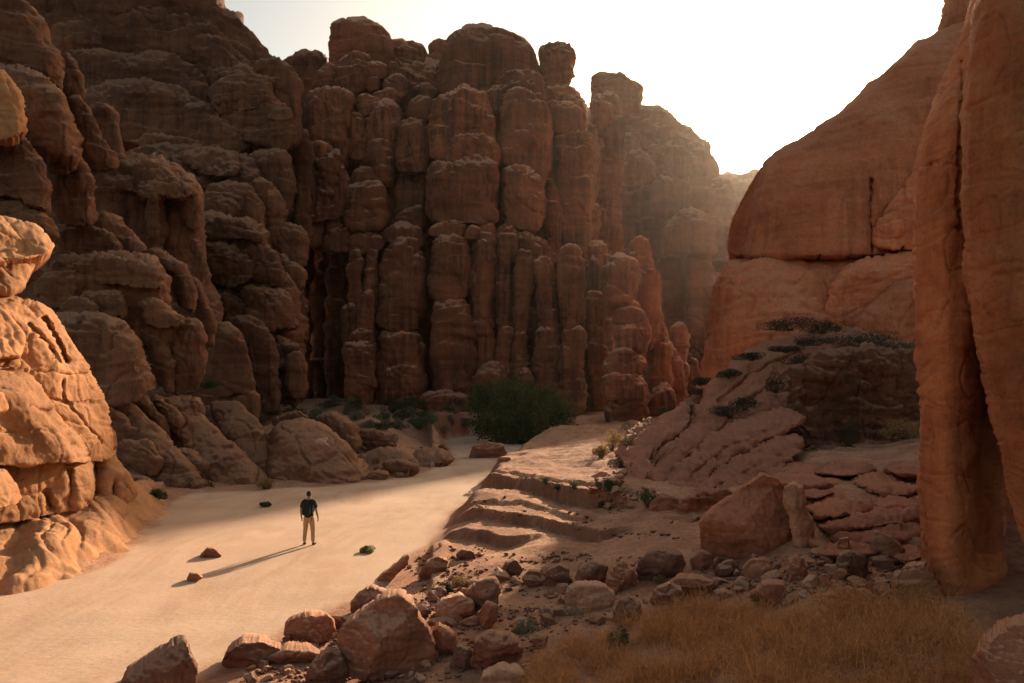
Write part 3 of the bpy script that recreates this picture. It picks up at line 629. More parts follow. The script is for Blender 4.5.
def ledge():
    rim = [(172, 500), (180, 511), (160, 525), (153, 541), (133, 551), (109, 561), (91, 573), (60, 587), (0, 607), (-60, 624), (-140, 646)]
    FW = [W(x, y, CH * F / (y - HY))[:2] for x, y in rim] + [((p - CX) / F * d, d) for p, d in ((-200, 15.5), (-200, 20), (0, 25), (90, 29), (150, 35))]
    pxs = np.arange(-210, 192, 1.2); ds = np.exp(np.arange(math.log(12.5), math.log(37), .0042))
    X, Dg = np.meshgrid(pxs, ds); x = (X - CX) / F * Dg; y = Dg
    FP = chaikin(FW, 1, .2); d, _, _, ins = poly_dist(x, y, FP); s = np.where(ins, d, -d)
    P3 = np.stack([x.ravel(), y.ravel(), 0 * x.ravel()], 1)
    s = s + (.35 * fbm(P3 * .8, 3)).reshape(x.shape)
    a = P3[:, 0] * .77 + P3[:, 1] * .64; t = P3[:, 0] * .64 - P3[:, 1] * .77
    wob = perlin(P3 * .6 + 4) * .5
    r1 = np.abs(perlin(np.stack([(a + wob) * .55, t * .16, 0 * a + 2.2], 1))); r2 = np.abs(perlin(np.stack([(a + wob) * 1.5, t * .4, 0 * a + 7.7], 1)))
    st = perlin(np.stack([a * .3, t * .3, 0 * a + 5], 1)) + t * .16
    step = sstep((st * 2.2 - np.floor(st * 2.2)) / .3) - (st * 2.2 - np.floor(st * 2.2))
    hh = (np.minimum(r1 * 2.6, .8) * .26 + np.minimum(r2 * 2.4, .6) * .12 + .14 * step + .05 * fbm(P3 * 2.2, 3) + .02 * fbm(P3 * 7, 2)).reshape(x.shape)
    sm = ground_z(x.ravel(), y.ravel(), fine=False).reshape(x.shape)
    z = sm - .18 + sstep(s / 1.2) * (.22 + hh)
    keep = s > -.25; cell = keep[:-1, :-1] & keep[1:, :-1] & keep[:-1, 1:] & keep[1:, 1:]
    used = np.zeros(x.shape, bool)
    for p in (0, 1):
        for q in (0, 1): used[p:p + cell.shape[0], q:q + cell.shape[1]] |= cell
    idx = np.full(x.shape, -1); idx[used] = np.arange(used.sum()); cy, cx = np.nonzero(cell)
    V = np.stack([x[used], y[used], z[used]], 1)
    o = mesh_obj('rock_ledge', V, np.stack([idx[cy, cx], idx[cy, cx + 1], idx[cy + 1, cx + 1], idx[cy + 1, cx]], 1), M_lit)
    tag(o, 'pale sunlit low sandstone ledge sloping into the sand below the golden formation', 'rock ledge')
ledge()

# right side: the red dome that hides the sun, and its slabby apron
dm = form('sandstone_dome', 22, 56, 'huge smooth red sandstone dome rising to the right under the sun', 'rock dome', 'structure')
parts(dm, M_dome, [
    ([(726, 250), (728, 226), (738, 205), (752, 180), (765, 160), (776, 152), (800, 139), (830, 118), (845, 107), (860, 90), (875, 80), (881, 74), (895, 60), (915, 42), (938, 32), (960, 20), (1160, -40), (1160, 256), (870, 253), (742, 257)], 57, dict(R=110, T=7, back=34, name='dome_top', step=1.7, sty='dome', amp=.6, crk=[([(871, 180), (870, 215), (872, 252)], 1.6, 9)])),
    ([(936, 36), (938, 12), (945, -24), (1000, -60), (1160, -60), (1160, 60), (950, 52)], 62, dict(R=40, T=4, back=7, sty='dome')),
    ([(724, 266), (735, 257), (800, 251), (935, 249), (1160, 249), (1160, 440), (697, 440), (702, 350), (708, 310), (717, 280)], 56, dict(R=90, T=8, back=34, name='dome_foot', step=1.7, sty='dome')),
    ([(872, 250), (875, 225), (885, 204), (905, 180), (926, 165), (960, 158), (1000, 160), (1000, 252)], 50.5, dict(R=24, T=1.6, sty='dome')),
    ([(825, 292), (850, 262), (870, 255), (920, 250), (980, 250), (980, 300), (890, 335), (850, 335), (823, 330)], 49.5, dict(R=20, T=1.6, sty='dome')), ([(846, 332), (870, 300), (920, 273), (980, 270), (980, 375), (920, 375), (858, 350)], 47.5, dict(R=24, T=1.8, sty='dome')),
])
ap = form('rock_apron', 10, 36, 'apron of tilted red slabs and a rounded mound climbing to the foot of the dome', 'rock slabs', 'structure')
parts(ap, M_slab, [
    ([(690, 415), (705, 388), (725, 368), (748, 350), (775, 339), (810, 329), (850, 326), (890, 332), (925, 348), (990, 360), (990, 450), (930, 450), (880, 455), (840, 455), (790, 452), (750, 470), (700, 480), (680, 450)], (46.5, 34.5), dict(R=40, T=1.8, back=5, name='rock_mound', step=1.4, sty='dome', crk=[([(718, 400), (750, 375), (800, 352)], 2, 7), ([(740, 408), (790, 372), (850, 345)], 2.4, 7)])),
    ([(788, 385), (803, 357), (850, 344), (912, 350), (990, 355), (990, 448), (870, 450), (805, 466), (783, 440)], 36.5, dict(R=16, T=1.2, sty='rough', mat=M_left)),  # recess shade painted in by the darker rock material
    ([(612, 458), (623, 436), (640, 421), (655, 414), (645, 440), (628, 460)], (40, 35)), ([(620, 458), (638, 434), (660, 418), (683, 402), (694, 406), (692, 422), (672, 442), (652, 457), (636, 472), (624, 468)], (38.5, 30.5), dict(R=11)),
    ([(648, 474), (668, 450), (690, 428), (710, 405), (724, 408), (726, 426), (702, 447), (682, 462), (664, 484), (652, 482)], (36.5, 27.5), dict(R=12)), ([(606, 496), (628, 474), (645, 460), (658, 464), (642, 488), (620, 502)], (30.5, 26)),
    ([(652, 492), (680, 463), (705, 439), (740, 418), (790, 407), (810, 422), (772, 441), (722, 470), (692, 494), (668, 502)], (35, 25.5), dict(R=13, T=1.3, back=2.6, crk=[([(690, 475), (730, 446), (780, 424)], 1.5, 5)])),
    ([(664, 504), (692, 489), (722, 466), (772, 438), (806, 436), (800, 458), (754, 486), (717, 510), (690, 528), (658, 522)], (32, 21.6), dict(R=12, T=1.1, back=2.4, crk=[([(690, 508), (730, 480), (780, 452)], 1.5, 5)])),
    ([(694, 520), (722, 500), (760, 478), (806, 450), (850, 440), (860, 462), (800, 486), (750, 506), (716, 524)], (34, 23.5), dict(R=10, T=.8, back=2.4, mat=M_left, sty='rough')),  # dark material stands for the shade beneath the tilted slabs
    ([(676, 504), (690, 491), (730, 489), (738, 498), (718, 519), (704, 527), (682, 526)], 22.4, dict(R=9)), ([(636, 524), (655, 494), (688, 500), (686, 524), (660, 526)], 22.8, dict(R=10)), ([(700, 400), (716, 382), (738, 362), (752, 356), (735, 380), (712, 406)], (46, 43)), ([(672, 416), (690, 396), (712, 378), (720, 384), (700, 408), (682, 424)], (45, 41)),
    ([(588, 478), (600, 470), (614, 474), (610, 490), (594, 490)], 29), ([(634, 498), (646, 488), (656, 494), (652, 508), (638, 508)], 26.2), ([(590, 500), (600, 492), (614, 498), (612, 508), (594, 508)], 26.6),
    ([(735, 505), (755, 484), (790, 470), (820, 466), (830, 490), (800, 520), (760, 530)], (26, 20.5), dict(R=14, T=.6)),
], sty='slope', pn='rock_slab')
bn = form('rock_bench', 10, 23, 'broken flat reddish bench of cracked slabs in front of the near pillar', 'rock bench', 'structure')
parts(bn, M_slab, [
    on_ground([(775, 478), (800, 470), (838, 473), (852, 483), (820, 490), (780, 487)], T=.5), on_ground([(845, 480), (868, 471), (900, 476), (926, 488), (910, 499), (870, 495)], T=.5), on_ground([(802, 502), (832, 489), (862, 499), (877, 511), (840, 520), (812, 521)], T=.5),
    on_ground([(808, 524), (850, 510), (890, 498), (924, 502), (926, 524), (880, 528), (830, 536)], T=.5), on_ground([(864, 501), (890, 491), (928, 499), (928, 513), (886, 514)], T=.5), on_ground([(796, 490), (822, 485), (840, 492), (820, 502), (798, 499)], T=.4),
    on_ground([(822, 534), (860, 520), (930, 518), (934, 542), (880, 547), (838, 549)], T=.4), on_ground([(806, 474), (830, 462), (866, 462), (880, 472), (850, 480)], T=.4), on_ground([(880, 470), (900, 460), (930, 462), (930, 478), (900, 480)], T=.4),
    on_ground([(760, 470), (790, 458), (815, 462), (800, 474), (770, 480)], T=.4), on_ground([(812, 548), (840, 536), (880, 542), (890, 556), (850, 560), (820, 560)], T=.35), on_ground([(886, 548), (920, 540), (934, 556), (910, 568), (890, 562)], T=.35),
], sty='slope', pn='rock_slab')
# near pillars on the right
pl = form('rock_pillar', 9, 13, 'tall orange rock pillar with a darker side, its foot beside the dry grass', 'rock pillar')
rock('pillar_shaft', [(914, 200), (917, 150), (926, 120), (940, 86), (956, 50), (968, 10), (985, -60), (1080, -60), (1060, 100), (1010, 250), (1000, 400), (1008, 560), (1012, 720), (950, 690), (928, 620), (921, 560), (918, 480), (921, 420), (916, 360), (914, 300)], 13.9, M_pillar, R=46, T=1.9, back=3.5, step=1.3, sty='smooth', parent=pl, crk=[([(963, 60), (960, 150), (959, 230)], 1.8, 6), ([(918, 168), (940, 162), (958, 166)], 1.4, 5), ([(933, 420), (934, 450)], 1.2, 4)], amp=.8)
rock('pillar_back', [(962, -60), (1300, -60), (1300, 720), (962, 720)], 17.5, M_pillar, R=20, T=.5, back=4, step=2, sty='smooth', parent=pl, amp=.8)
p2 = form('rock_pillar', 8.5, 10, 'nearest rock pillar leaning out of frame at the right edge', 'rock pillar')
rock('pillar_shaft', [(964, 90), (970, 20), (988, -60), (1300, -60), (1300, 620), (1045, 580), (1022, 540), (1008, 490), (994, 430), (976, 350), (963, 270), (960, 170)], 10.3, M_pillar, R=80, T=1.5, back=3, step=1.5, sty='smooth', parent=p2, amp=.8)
# stacked hoodoo standing before the wall
hd = form('hoodoo', 16, 98, 'stacked balanced rock tower standing free before the right end of the columns', 'rock tower')
parts(hd, M_wall, [
    ([(600, 276), (603, 262), (615, 254), (630, 255), (639, 268), (639, 290), (632, 302), (603, 303)], 96, dict(R=19)), ([(603, 300), (632, 297), (641, 305), (641, 316), (605, 318)], 96), ([(612, 319), (618, 308), (635, 305), (647, 312), (647, 322), (615, 324)], 94.6),
    ([(613, 322), (646, 317), (651, 330), (651, 347), (642, 356), (614, 352)], 95, dict(R=16)), ([(600, 364), (615, 350), (632, 345), (646, 357), (650, 374), (603, 377)], 94), ([(602, 374), (640, 370), (650, 385), (650, 400), (640, 408), (604, 405)], 93.5), ([(604, 402), (645, 395), (652, 430), (604, 430)], 93.6),
    ([(602, 382), (612, 370), (624, 378), (622, 400), (604, 402)], 92),
])
h2 = form('hoodoo', 21, 106, 'slimmer golden-topped rock tower just behind the stacked one', 'rock tower')
parts(h2, M_wall, [
    ([(624, 264), (628, 249), (637, 234), (647, 239), (653, 252), (658, 270), (661, 300), (657, 350), (640, 350), (634, 300)], 104, dict(R=15)), ([(650, 302), (660, 309), (669, 325), (673, 348), (670, 430), (648, 430)], 106), ([(664, 345), (675, 347), (681, 364), (684, 380), (684, 430), (662, 430)], 109),
    ([(628, 245), (638, 232), (649, 238), (650, 250), (632, 252)], 103), col(671, 690, 325, 425, 138), col(686, 701, 356, 425, 160), ([(645, 398), (665, 378), (677, 392), (676, 430), (645, 430)], 98),
])
# ------------------------------------------------------------------ boulders
def boulder(poly, mat, label, cat='boulder', facets=5, name='boulder', group=None, lift=0, **kw):
    P = np.array(poly, float); yb = P[:, 1].max(); cx = P[P[:, 1] > yb - .25 * np.ptp(P[:, 1])][:, 0].mean()
    d = hit(cx, min(yb, 683 + 60) - 1.0)
    w = np.ptp(P[:, 0]); h = np.ptp(P[:, 1]); S = d / F
    R = kw.pop('R', min(w, h) * .42); T = R * S * .95
    P[:, 1] = np.where(P[:, 1] > yb - .15 * h, P[:, 1] + h * .07, P[:, 1])
    o = rock(name, P, d + T * .55 + lift, mat, R=R, T=T, sty='boulder', facets=facets, back=max(w, h) * S * .55, smooth_poly=1, **kw)
    return tag(o, label, cat, group)
B1, B2, B3 = M_boul, M_boul2, M_boul3
BL = [
 ([(335, 640), (345, 625), (362, 611), (385, 598), (400, 596), (412, 605), (425, 625), (436, 645), (436, 664), (420, 676), (385, 680), (348, 672)], B1, 'largest brown boulder at the bottom edge of the sand, rounded with a sunlit crest', dict(facets=6)),
 ([(113, 700), (125, 678), (150, 660), (172, 645), (185, 641), (192, 652), (198, 668), (190, 700)], B2, 'dark angular boulder cut by the bottom edge, leftmost in the foreground sand', {}),
 ([(221, 664), (225, 652), (240, 643), (262, 641), (280, 649), (286, 658), (262, 666), (235, 669)], B2, 'low dark boulder half buried in sand between the leftmost boulder and the rock pile', {}),
 ([(283, 632), (288, 621), (308, 614), (328, 616), (336, 626), (330, 640), (302, 646), (288, 643)], B1, 'orange blocky boulder resting above the low dark one, left of the largest boulder', {}),
 ([(350, 606), (359, 592), (372, 587), (394, 597), (402, 606), (372, 619), (354, 616)], B2, 'grey striped slab behind the largest boulder', {}),
 ([(266, 660), (285, 650), (302, 651), (324, 655), (312, 664), (280, 665)], B1, 'flat brown stone tucked under the orange blocky boulder', dict(name='stone')),
 ([(303, 684), (314, 660), (328, 650), (340, 654), (347, 672), (342, 692)], B2, 'rough dark boulder at the left foot of the largest boulder', {}),
 ([(374, 582), (385, 572), (400, 560), (409, 554), (407, 565), (386, 584)], B1, 'thin tilted slab at the sand edge behind the rubble', dict(name='stone')),
 ([(418, 577), (425, 563), (437, 557), (449, 560), (448, 575), (430, 582)], B1, 'smooth reddish boulder near the golden tuft at the sand edge', {}),
 ([(436, 608), (445, 598), (460, 594), (474, 602), (473, 614), (450, 622), (438, 618)], B3, 'pale rounded boulder in the middle of the rubble, right of the largest boulder', {}),
 ([(466, 592), (478, 582), (494, 577), (502, 588), (496, 606), (478, 613), (464, 602)], B2, 'dark boulder with a flat tilted face behind the pale rounded one', {}),
 ([(477, 614), (486, 603), (496, 605), (498, 620), (488, 631), (478, 624)], B1, 'egg shaped brown boulder wedged right of the pale rounded one', {}),
 ([(428, 632), (439, 623), (455, 634), (460, 650), (446, 657), (431, 647)], B1, 'reddish wedge stone touching the right side of the largest boulder', dict(name='stone')),
 ([(469, 664), (474, 640), (488, 631), (515, 637), (524, 650), (522, 668), (482, 671)], B1, 'square blocky brown boulder with a flat top left of the dry grass', {}),
 ([(449, 664), (458, 645), (470, 650), (476, 668), (456, 672)], B2, 'narrow stone squeezed between the largest boulder and the square one', dict(name='stone')),
 ([(478, 690), (482, 676), (500, 668), (525, 673), (530, 692)], B3, 'flat pale topped slab cut by the bottom edge below the square boulder', {}),
 ([(563, 602), (566, 590), (578, 584), (606, 587), (615, 597), (609, 611), (582, 613), (566, 609)], B3, 'pale topped rectangular boulder lying above the dry grass', {}),
 ([(543, 582), (548, 569), (559, 564), (570, 569), (570, 583), (552, 589)], B2, 'dark stone touching the upper left of the pale rectangular boulder', dict(name='stone')),
 ([(574, 581), (579, 568), (592, 561), (606, 567), (607, 580), (590, 588)], B2, 'purplish dark boulder behind the pale rectangular boulder', {}),
 ([(604, 587), (611, 568), (622, 560), (635, 569), (639, 583), (625, 592), (608, 594)], B1, 'rounded brown boulder leaning on the largest dark boulder of the row', {}),
 ([(635, 577), (640, 560), (650, 550), (665, 548), (680, 555), (688, 566), (682, 574), (656, 580), (641, 584)], B2, 'largest dark boulder of the row below the terraces', {}),
 ([(650, 602), (654, 590), (670, 581), (682, 589), (684, 603), (661, 607)], B2, 'dark pointed stone at the upper edge of the dry grass', dict(name='stone')),
 ([(611, 622), (617, 602), (630, 596), (641, 605), (644, 618), (626, 626)], B2, 'mottled stone right of the pale rectangular boulder, partly in dry grass', dict(name='stone')),
 ([(699, 542), (700, 520), (722, 503), (746, 485), (764, 473), (776, 478), (789, 498), (794, 524), (787, 550), (760, 560), (725, 563), (706, 560)], B1, 'big smooth triangular red boulder beneath the slab apron', dict(facets=6, amp=.7, mat=M_slab)),
 ([(784, 500), (783, 486), (793, 483), (803, 487), (806, 505), (813, 530), (813, 548), (795, 548), (790, 520)], B3, 'upright pale capped rock standing against the triangular boulder', {}),
 ([(662, 588), (676, 578), (700, 577), (716, 583), (714, 597), (675, 600)], B1, 'long flat reddish slab behind the dry grass', dict(name='stone')),
 ([(752, 594), (763, 583), (785, 584), (792, 600), (770, 608)], B1, 'reddish lump at the grass edge right of the long flat slab', dict(name='stone')),
 ([(868, 544), (875, 531), (890, 536), (905, 549), (903, 563), (880, 558)], B3, 'pale streaked boulder on the rubble left of the pillar foot', {}),
 ([(834, 573), (837, 555), (852, 551), (867, 559), (870, 573), (850, 580)], B2, 'grey brown boulder in the middle of the rubble below the bench', {}),
 ([(888, 580), (903, 565), (925, 563), (937, 584), (944, 604), (908, 601)], B3, 'pale tilted slab leaning at the foot of the pillar', {}),
 ([(834, 562), (838, 539), (849, 538), (848, 562)], B1, 'small upright stone left of the streaked boulder', dict(name='stone')),
 ([(783, 582), (793, 555), (806, 558), (809, 580)], B1, 'reddish upright stone below the pale capped rock', dict(name='stone')),
 ([(199, 557), (207, 548), (215, 549), (222, 556), (214, 559)], B1, 'small pyramid shaped stone alone on the open sand', dict(name='stone', facets=4)),
 ([(186, 580), (190, 573), (198, 574), (204, 578), (193, 583)], B1, 'small stone at the tip of the walker\'s shadow', dict(name='stone', facets=4)),
 ([(468, 457), (471, 445), (485, 442), (503, 445), (509, 456), (490, 459)], B1, 'flat weathered block at the far end of the sand in front of the big bush', {}),
 ([(496, 461), (500, 457), (510, 457), (512, 462)], B2, 'small dark flat stone just right of the far block', dict(name='stone')),
 ([(283, 383), (288, 375), (305, 377), (310, 387), (301, 396), (286, 394)], B1, 'rounded block on the scrubby talus below the dark cleft', {}),
 ([(970, 690), (974, 655), (985, 639), (1010, 624), (1045, 622), (1070, 720), (975, 740)], B1, 'big brown boulder cut by the bottom right corner', dict(facets=5)),
 ([(690, 560), (700, 550), (712, 556), (712, 570), (694, 572)], B1, 'small reddish boulder against the foot of the triangular boulder', dict(name='stone')),
 ([(716, 573), (722, 562), (732, 560), (740, 568), (738, 576), (722, 578)], B2, 'round dark stone in front of the triangular boulder', dict(name='stone')),
 ([(742, 570), (750, 560), (766, 560), (776, 572), (764, 580), (746, 580)], B1, 'low brown stone below the right corner of the triangular boulder', dict(name='stone')),
 ([(500, 570), (506, 562), (516, 560), (524, 570), (516, 578), (503, 577)], B2, 'round dark stone on bare soil above the rubble', dict(name='stone')),
 ([(520, 578), (528, 571), (540, 572), (544, 584), (530, 588)], B2, 'dark stone left of the row below the terraces', dict(name='stone')),
 ([(455, 556), (462, 549), (474, 552), (476, 559), (464, 561)], B2, 'dark jagged stone on the reddish bank above the golden tuft', dict(name='stone')),
]
for i, (P, m, lab, kw) in enumerate(BL):
    kw = dict(kw); m = kw.pop('mat', m)
    boulder(P, m, lab, cat='stone' if kw.get('name') == 'stone' else 'boulder', **kw)

# loose stones: eight shapes, copied one by one
def ico(n=3):
    t = (1 + 5 ** .5) / 2
    v = [(-1, t, 0), (1, t, 0), (-1, -t, 0), (1, -t, 0), (0, -1, t), (0, 1, t), (0, -1, -t), (0, 1, -t), (t, 0, -1), (t, 0, 1), (-t, 0, -1), (-t, 0, 1)]
    f = [(0, 11, 5), (0, 5, 1), (0, 1, 7), (0, 7, 10), (0, 10, 11), (1, 5, 9), (5, 11, 4), (11, 10, 2), (10, 7, 6), (7, 1, 8), (3, 9, 4), (3, 4, 2), (3, 2, 6), (3, 6, 8), (3, 8, 9), (4, 9, 5), (2, 4, 11), (6, 2, 10), (8, 6, 7), (9, 8, 1)]
    v = [np.array(p) / np.linalg.norm(p) for p in v]
    for _ in range(n):
        c = {}; nf = []
        def mid(a, b):
            k = (min(a, b), max(a, b))
            if k not in c:
                m = v[a] + v[b]; v.append(m / np.linalg.norm(m)); c[k] = len(v) - 1
            return c[k]
        for a, b, d in f:
            x, y, z = mid(a, b), mid(b, d), mid(d, a); nf += [(a, x, z), (b, y, x), (d, z, y), (x, y, z)]
        f = nf
    return np.array(v), f
ICO = ico(3)
def stone_mesh(seed):
    r = np.random.RandomState(seed); V = ICO[0].copy()
    for k in range(14):
        n = r.normal(size=3); n /= np.linalg.norm(n); c = r.uniform(.45, .8)
        d = V @ n; V = V - np.clip(d - c, 0, None)[:, None] * n
    V = V * (1 + .16 * fbm(V * 1.4 + seed, 3))[:, None] * (1 + .06 * fbm(V * 5 + seed, 2))[:, None]
    return V * np.array([1, r.uniform(.6, .9), r.uniform(.45, .75)])
SM = []
for k in range(8):
    V = stone_mesh(100 + k)
    me = bpy.data.meshes.new('stone'); me.from_pydata([tuple(p) for p in V], [], ICO[1])
    me.polygons.foreach_set('use_smooth', np.ones(len(me.polygons), bool)); SM.append(me)
def in_poly(x, y, P):
    return bool(poly_dist(np.array([[float(x)]]), np.array([[float(y)]]), np.array(P, float))[3][0, 0])
SMATS = [M_boul, M_boul2, M_boul3, M_boul2, M_boul]
STONES = [
 ([(345, 622), (400, 590), (425, 572), (500, 566), (560, 574), (620, 590), (660, 604), (600, 626), (545, 640), (520, 680), (440, 684), (300, 684), (235, 684), (250, 660)], 150, (3, 11), 'small angular stone in the rubble between the sand and the dry grass', 'stones in the rubble below the terraces'),
 ([(700, 566), (760, 560), (820, 548), (915, 545), (930, 610), (880, 600), (830, 606), (760, 606), (700, 600)], 95, (3.5, 12), 'small stone in the shaded rubble between the red triangular boulder and the pillar', 'stones in the shaded rubble left of the pillar'),
 ([(430, 545), (560, 552), (680, 560), (700, 545), (640, 570), (560, 566), (500, 560), (415, 575), (405, 570)], 16, (1.4, 4), 'pebble scattered on the bare reddish soil below the lowest terrace step', 'pebbles on the bare soil'),
 ([(470, 492), (520, 500), (600, 520), (690, 540), (640, 540), (540, 526), (470, 514)], 10, (1.2, 3), 'pebble lying on the terraced bank between the eroded steps', 'pebbles on the terraced bank'),
 ([(590, 478), (618, 470), (640, 500), (620, 520), (590, 500)], 24, (2, 6.5), 'small dark stone in the spill of rocks at the lower end of the slab apron', 'stones spilled below the slab apron')]
for poly, n, (s0, s1), lab, grp in STONES:
    P = np.array(poly, float); lo, hi = P.min(0), P.max(0); k = 0
    while k < n:
        px, py = rng.uniform(lo[0], hi[0]), rng.uniform(lo[1], hi[1])
        if not in_poly(px, py, P): continue
        k += 1
        d = hit(px, py); x = (px - CX) / F * d; s = (s0 + (s1 - s0) * rng.uniform() ** 1.6) * d / F * 1.5
        o = bpy.data.objects.new('stone', SM[k % 8]); COL.objects.link(o)
        if not SM[k % 8].materials: SM[k % 8].materials.append(M_boul)
        o.material_slots[0].link = 'OBJECT'; o.material_slots[0].material = SMATS[rng.randint(5)]
        o.location = (x, d, gz(x, d) + s * .22); o.scale = (s, s, s); o.rotation_euler = (rng.uniform(-.4, .4), rng.uniform(-.4, .4), rng.uniform(0, 6.3))
        tag(o, lab, 'stone', grp)

def gravel():
    r = np.random.RandomState(9); Vs = []; Fs = []; nv = 0
    v0, f0 = ico(0); f0 = np.array(f0)
    regs = [(STONES[0][0], 1500), (STONES[1][0], 900), (STONES[2][0], 260), (STONES[3][0], 120), (STONES[4][0], 150)]
    for poly, n in regs:
        P = np.array(poly, float); lo, hi = P.min(0), P.max(0)
        X = r.uniform(lo[0], hi[0], n * 3); Y = r.uniform(lo[1], hi[1], n * 3)
        cl_ = perlin(np.stack([X / 28, Y / 16, 0 * X + 4], 1)) + r.uniform(-.35, .35, len(X))
        k = poly_dist(X[None], Y[None], P)[3][0] & (cl_ > -.1)
        X, Y = X[k][:n], Y[k][:n]
        z = np.full(len(X), .5)
        for _ in range(8):
            d = (CH - z) * F / (Y - HY); x = (X - CX) / F * d; z = .5 * z + .5 * ground_z(x, d)
        s = (1.0 + 2.6 * r.uniform(size=len(X)) ** 3) * d / F
        for i in range(len(X)):
            A = np.linalg.qr(r.normal(size=(3, 3)))[0]
            q = (v0 * r.uniform(.6, 1.15, (12, 1))) @ A * np.array([1, 1, .65]) * s[i] + (x[i], d[i], z[i] + s[i] * .25)
            Vs.append(q); Fs.append(f0 + nv); nv += 12
    o = mesh_obj('gravel', np.concatenate(Vs), np.concatenate(Fs), M_boul2, smooth=False)
    tag(o, 'fine broken gravel lying between the stones in the foreground', 'gravel', kind='stuff')
gravel()
# ------------------------------------------------------------------ plants
def leaf_mat(name, c1, c2, tr=.3):
    return simple_mat(name, c1, c2, 2.5, .7, 0, 0, tr)
G_dark = leaf_mat('leaf_dark', (.035, .055, .018), (.07, .095, .028))
G_bush = simple_mat('leaf_bush', (.025, .042, .012), (.13, .135, .03), .45, .7, 0, 0, .3)
G_olive = leaf_mat('leaf_olive', (.07, .07, .03), (.12, .105, .05))
G_mat = leaf_mat('leaf_mat', (.04, .036, .02), (.085, .07, .035))
G_grey = leaf_mat('leaf_greygreen', (.10, .115, .06), (.16, .16, .09))
G_straw = leaf_mat('leaf_straw', (.27, .155, .065), (.38, .235, .10))
G_yel = leaf_mat('leaf_yellowgreen', (.18, .18, .05), (.26, .24, .07))
Wd = simple_mat('bark', (.10, .06, .035), (.16, .10, .06), 8)
Wdry = simple_mat('dry_stem', (.20, .11, .055), (.30, .18, .09), 8)
def leaves(cen, size, r, up=.3):
    """one small diamond leaf per centre"""
    n = len(cen); a = r.normal(size=(n, 3)); a[:, 2] += up; a /= np.linalg.norm(a, axis=1)[:, None]
    b = np.cross(a, r.normal(size=(n, 3))); b /= np.linalg.norm(b, axis=1)[:, None]
    s = size * r.uniform(.6, 1.3, n)[:, None]
    V = np.stack([cen - a * s, cen + b * s * .38, cen + a * s, cen - b * s * .38], 1).reshape(-1, 3)
    return V, np.arange(4 * n).reshape(n, 4)
def blades(base, tip, wid, r, seg=3, sag=.2):
    """thin curved stems from base to tip, seg pieces each, as ribbons"""
    n = len(base); d = tip - base; L = np.linalg.norm(d, axis=1)[:, None]
    side = np.cross(d, r.normal(size=(n, 3))); side /= np.linalg.norm(side, axis=1)[:, None] + 1e-9
    bend = r.normal(size=(n, 3)) * L * .12
    rows = []
    for k in range(seg + 1):
        t = k / seg; c = base + d * t + bend * (t * (1 - t) * 2.5); c[:, 2] += (sag * L[:, 0]) * (t - t * t)
        w_ = wid * (1 - .8 * t)
        rows += [c - side * w_, c + side * w_]
    V = np.stack(rows, 1).reshape(-1, 3); m = 2 * (seg + 1); i = np.arange(n)[:, None] * m
    Fq = np.concatenate([i + np.array([[2 * k, 2 * k + 1, 2 * k + 3, 2 * k + 2]]) for k in range(seg)])
    return V, Fq
def shrub_parts(rx, ry, h, nleaf, ls, seed, mat, nstem=40, stem=.02, smat=None, lumps=9):
    r = np.random.RandomState(seed); C = []
    for k in range(lumps):
        a = r.uniform(0, 6.28); q = r.uniform(0, .72) ** .6; s = r.uniform(.28, .46)
        C.append((q * math.cos(a) * rx, q * math.sin(a) * ry, h * r.uniform(.22, .66) * (1.1 - .5 * q), s))
    pts = []
    for cx, cy, cz, s in C:
        n = int(nleaf / lumps); v = r.normal(size=(n, 3)); v /= np.linalg.norm(v, axis=1)[:, None]
        v *= (r.uniform(.35, 1.08, n) ** .5)[:, None]
        pts.append(np.array([cx, cy, cz]) + v * np.array([rx * s, ry * s, h * s * .85]))
    pts = np.concatenate(pts); pts[:, 2] = np.abs(pts[:, 2]) + .01
    LV = leaves(pts, ls, r)
    tips = pts[r.randint(0, len(pts), nstem)] * .95; base = np.stack([r.normal(size=nstem) * rx * .06, r.normal(size=nstem) * ry * .06, np.full(nstem, -.05)], 1)
    SV = blades(base, tips, stem, r, 4)
    return LV, SV
def shrub(name, loc, rx, ry, h, nleaf, ls, seed, mat, label, cat, group=None, nstem=40, stem=.02, smat=None, pn='foliage', sn='branches', lumps=9):
    (lv, lf), (sv, sf) = shrub_parts(rx, ry, h, nleaf, ls, seed, mat, nstem, stem, smat, lumps)
    e = empty(name, loc, label, cat, group); L = np.array(loc)
    mesh_obj(pn, lv + L, lf, mat, e, smooth=False, origin=loc); mesh_obj(sn, sv + L, sf, smat or Wd, e, smooth=False, origin=loc)
    return e
def at(px, py):
    d = hit(px, py); x = (px - CX) / F * d
    return (x, d, gz(x, d)), d / F
def copy_tree(o):
    c = o.copy(); COL.objects.link(c)
    for ch in list(o.children):
        q = ch.copy(); COL.objects.link(q); q.parent = c
    return c
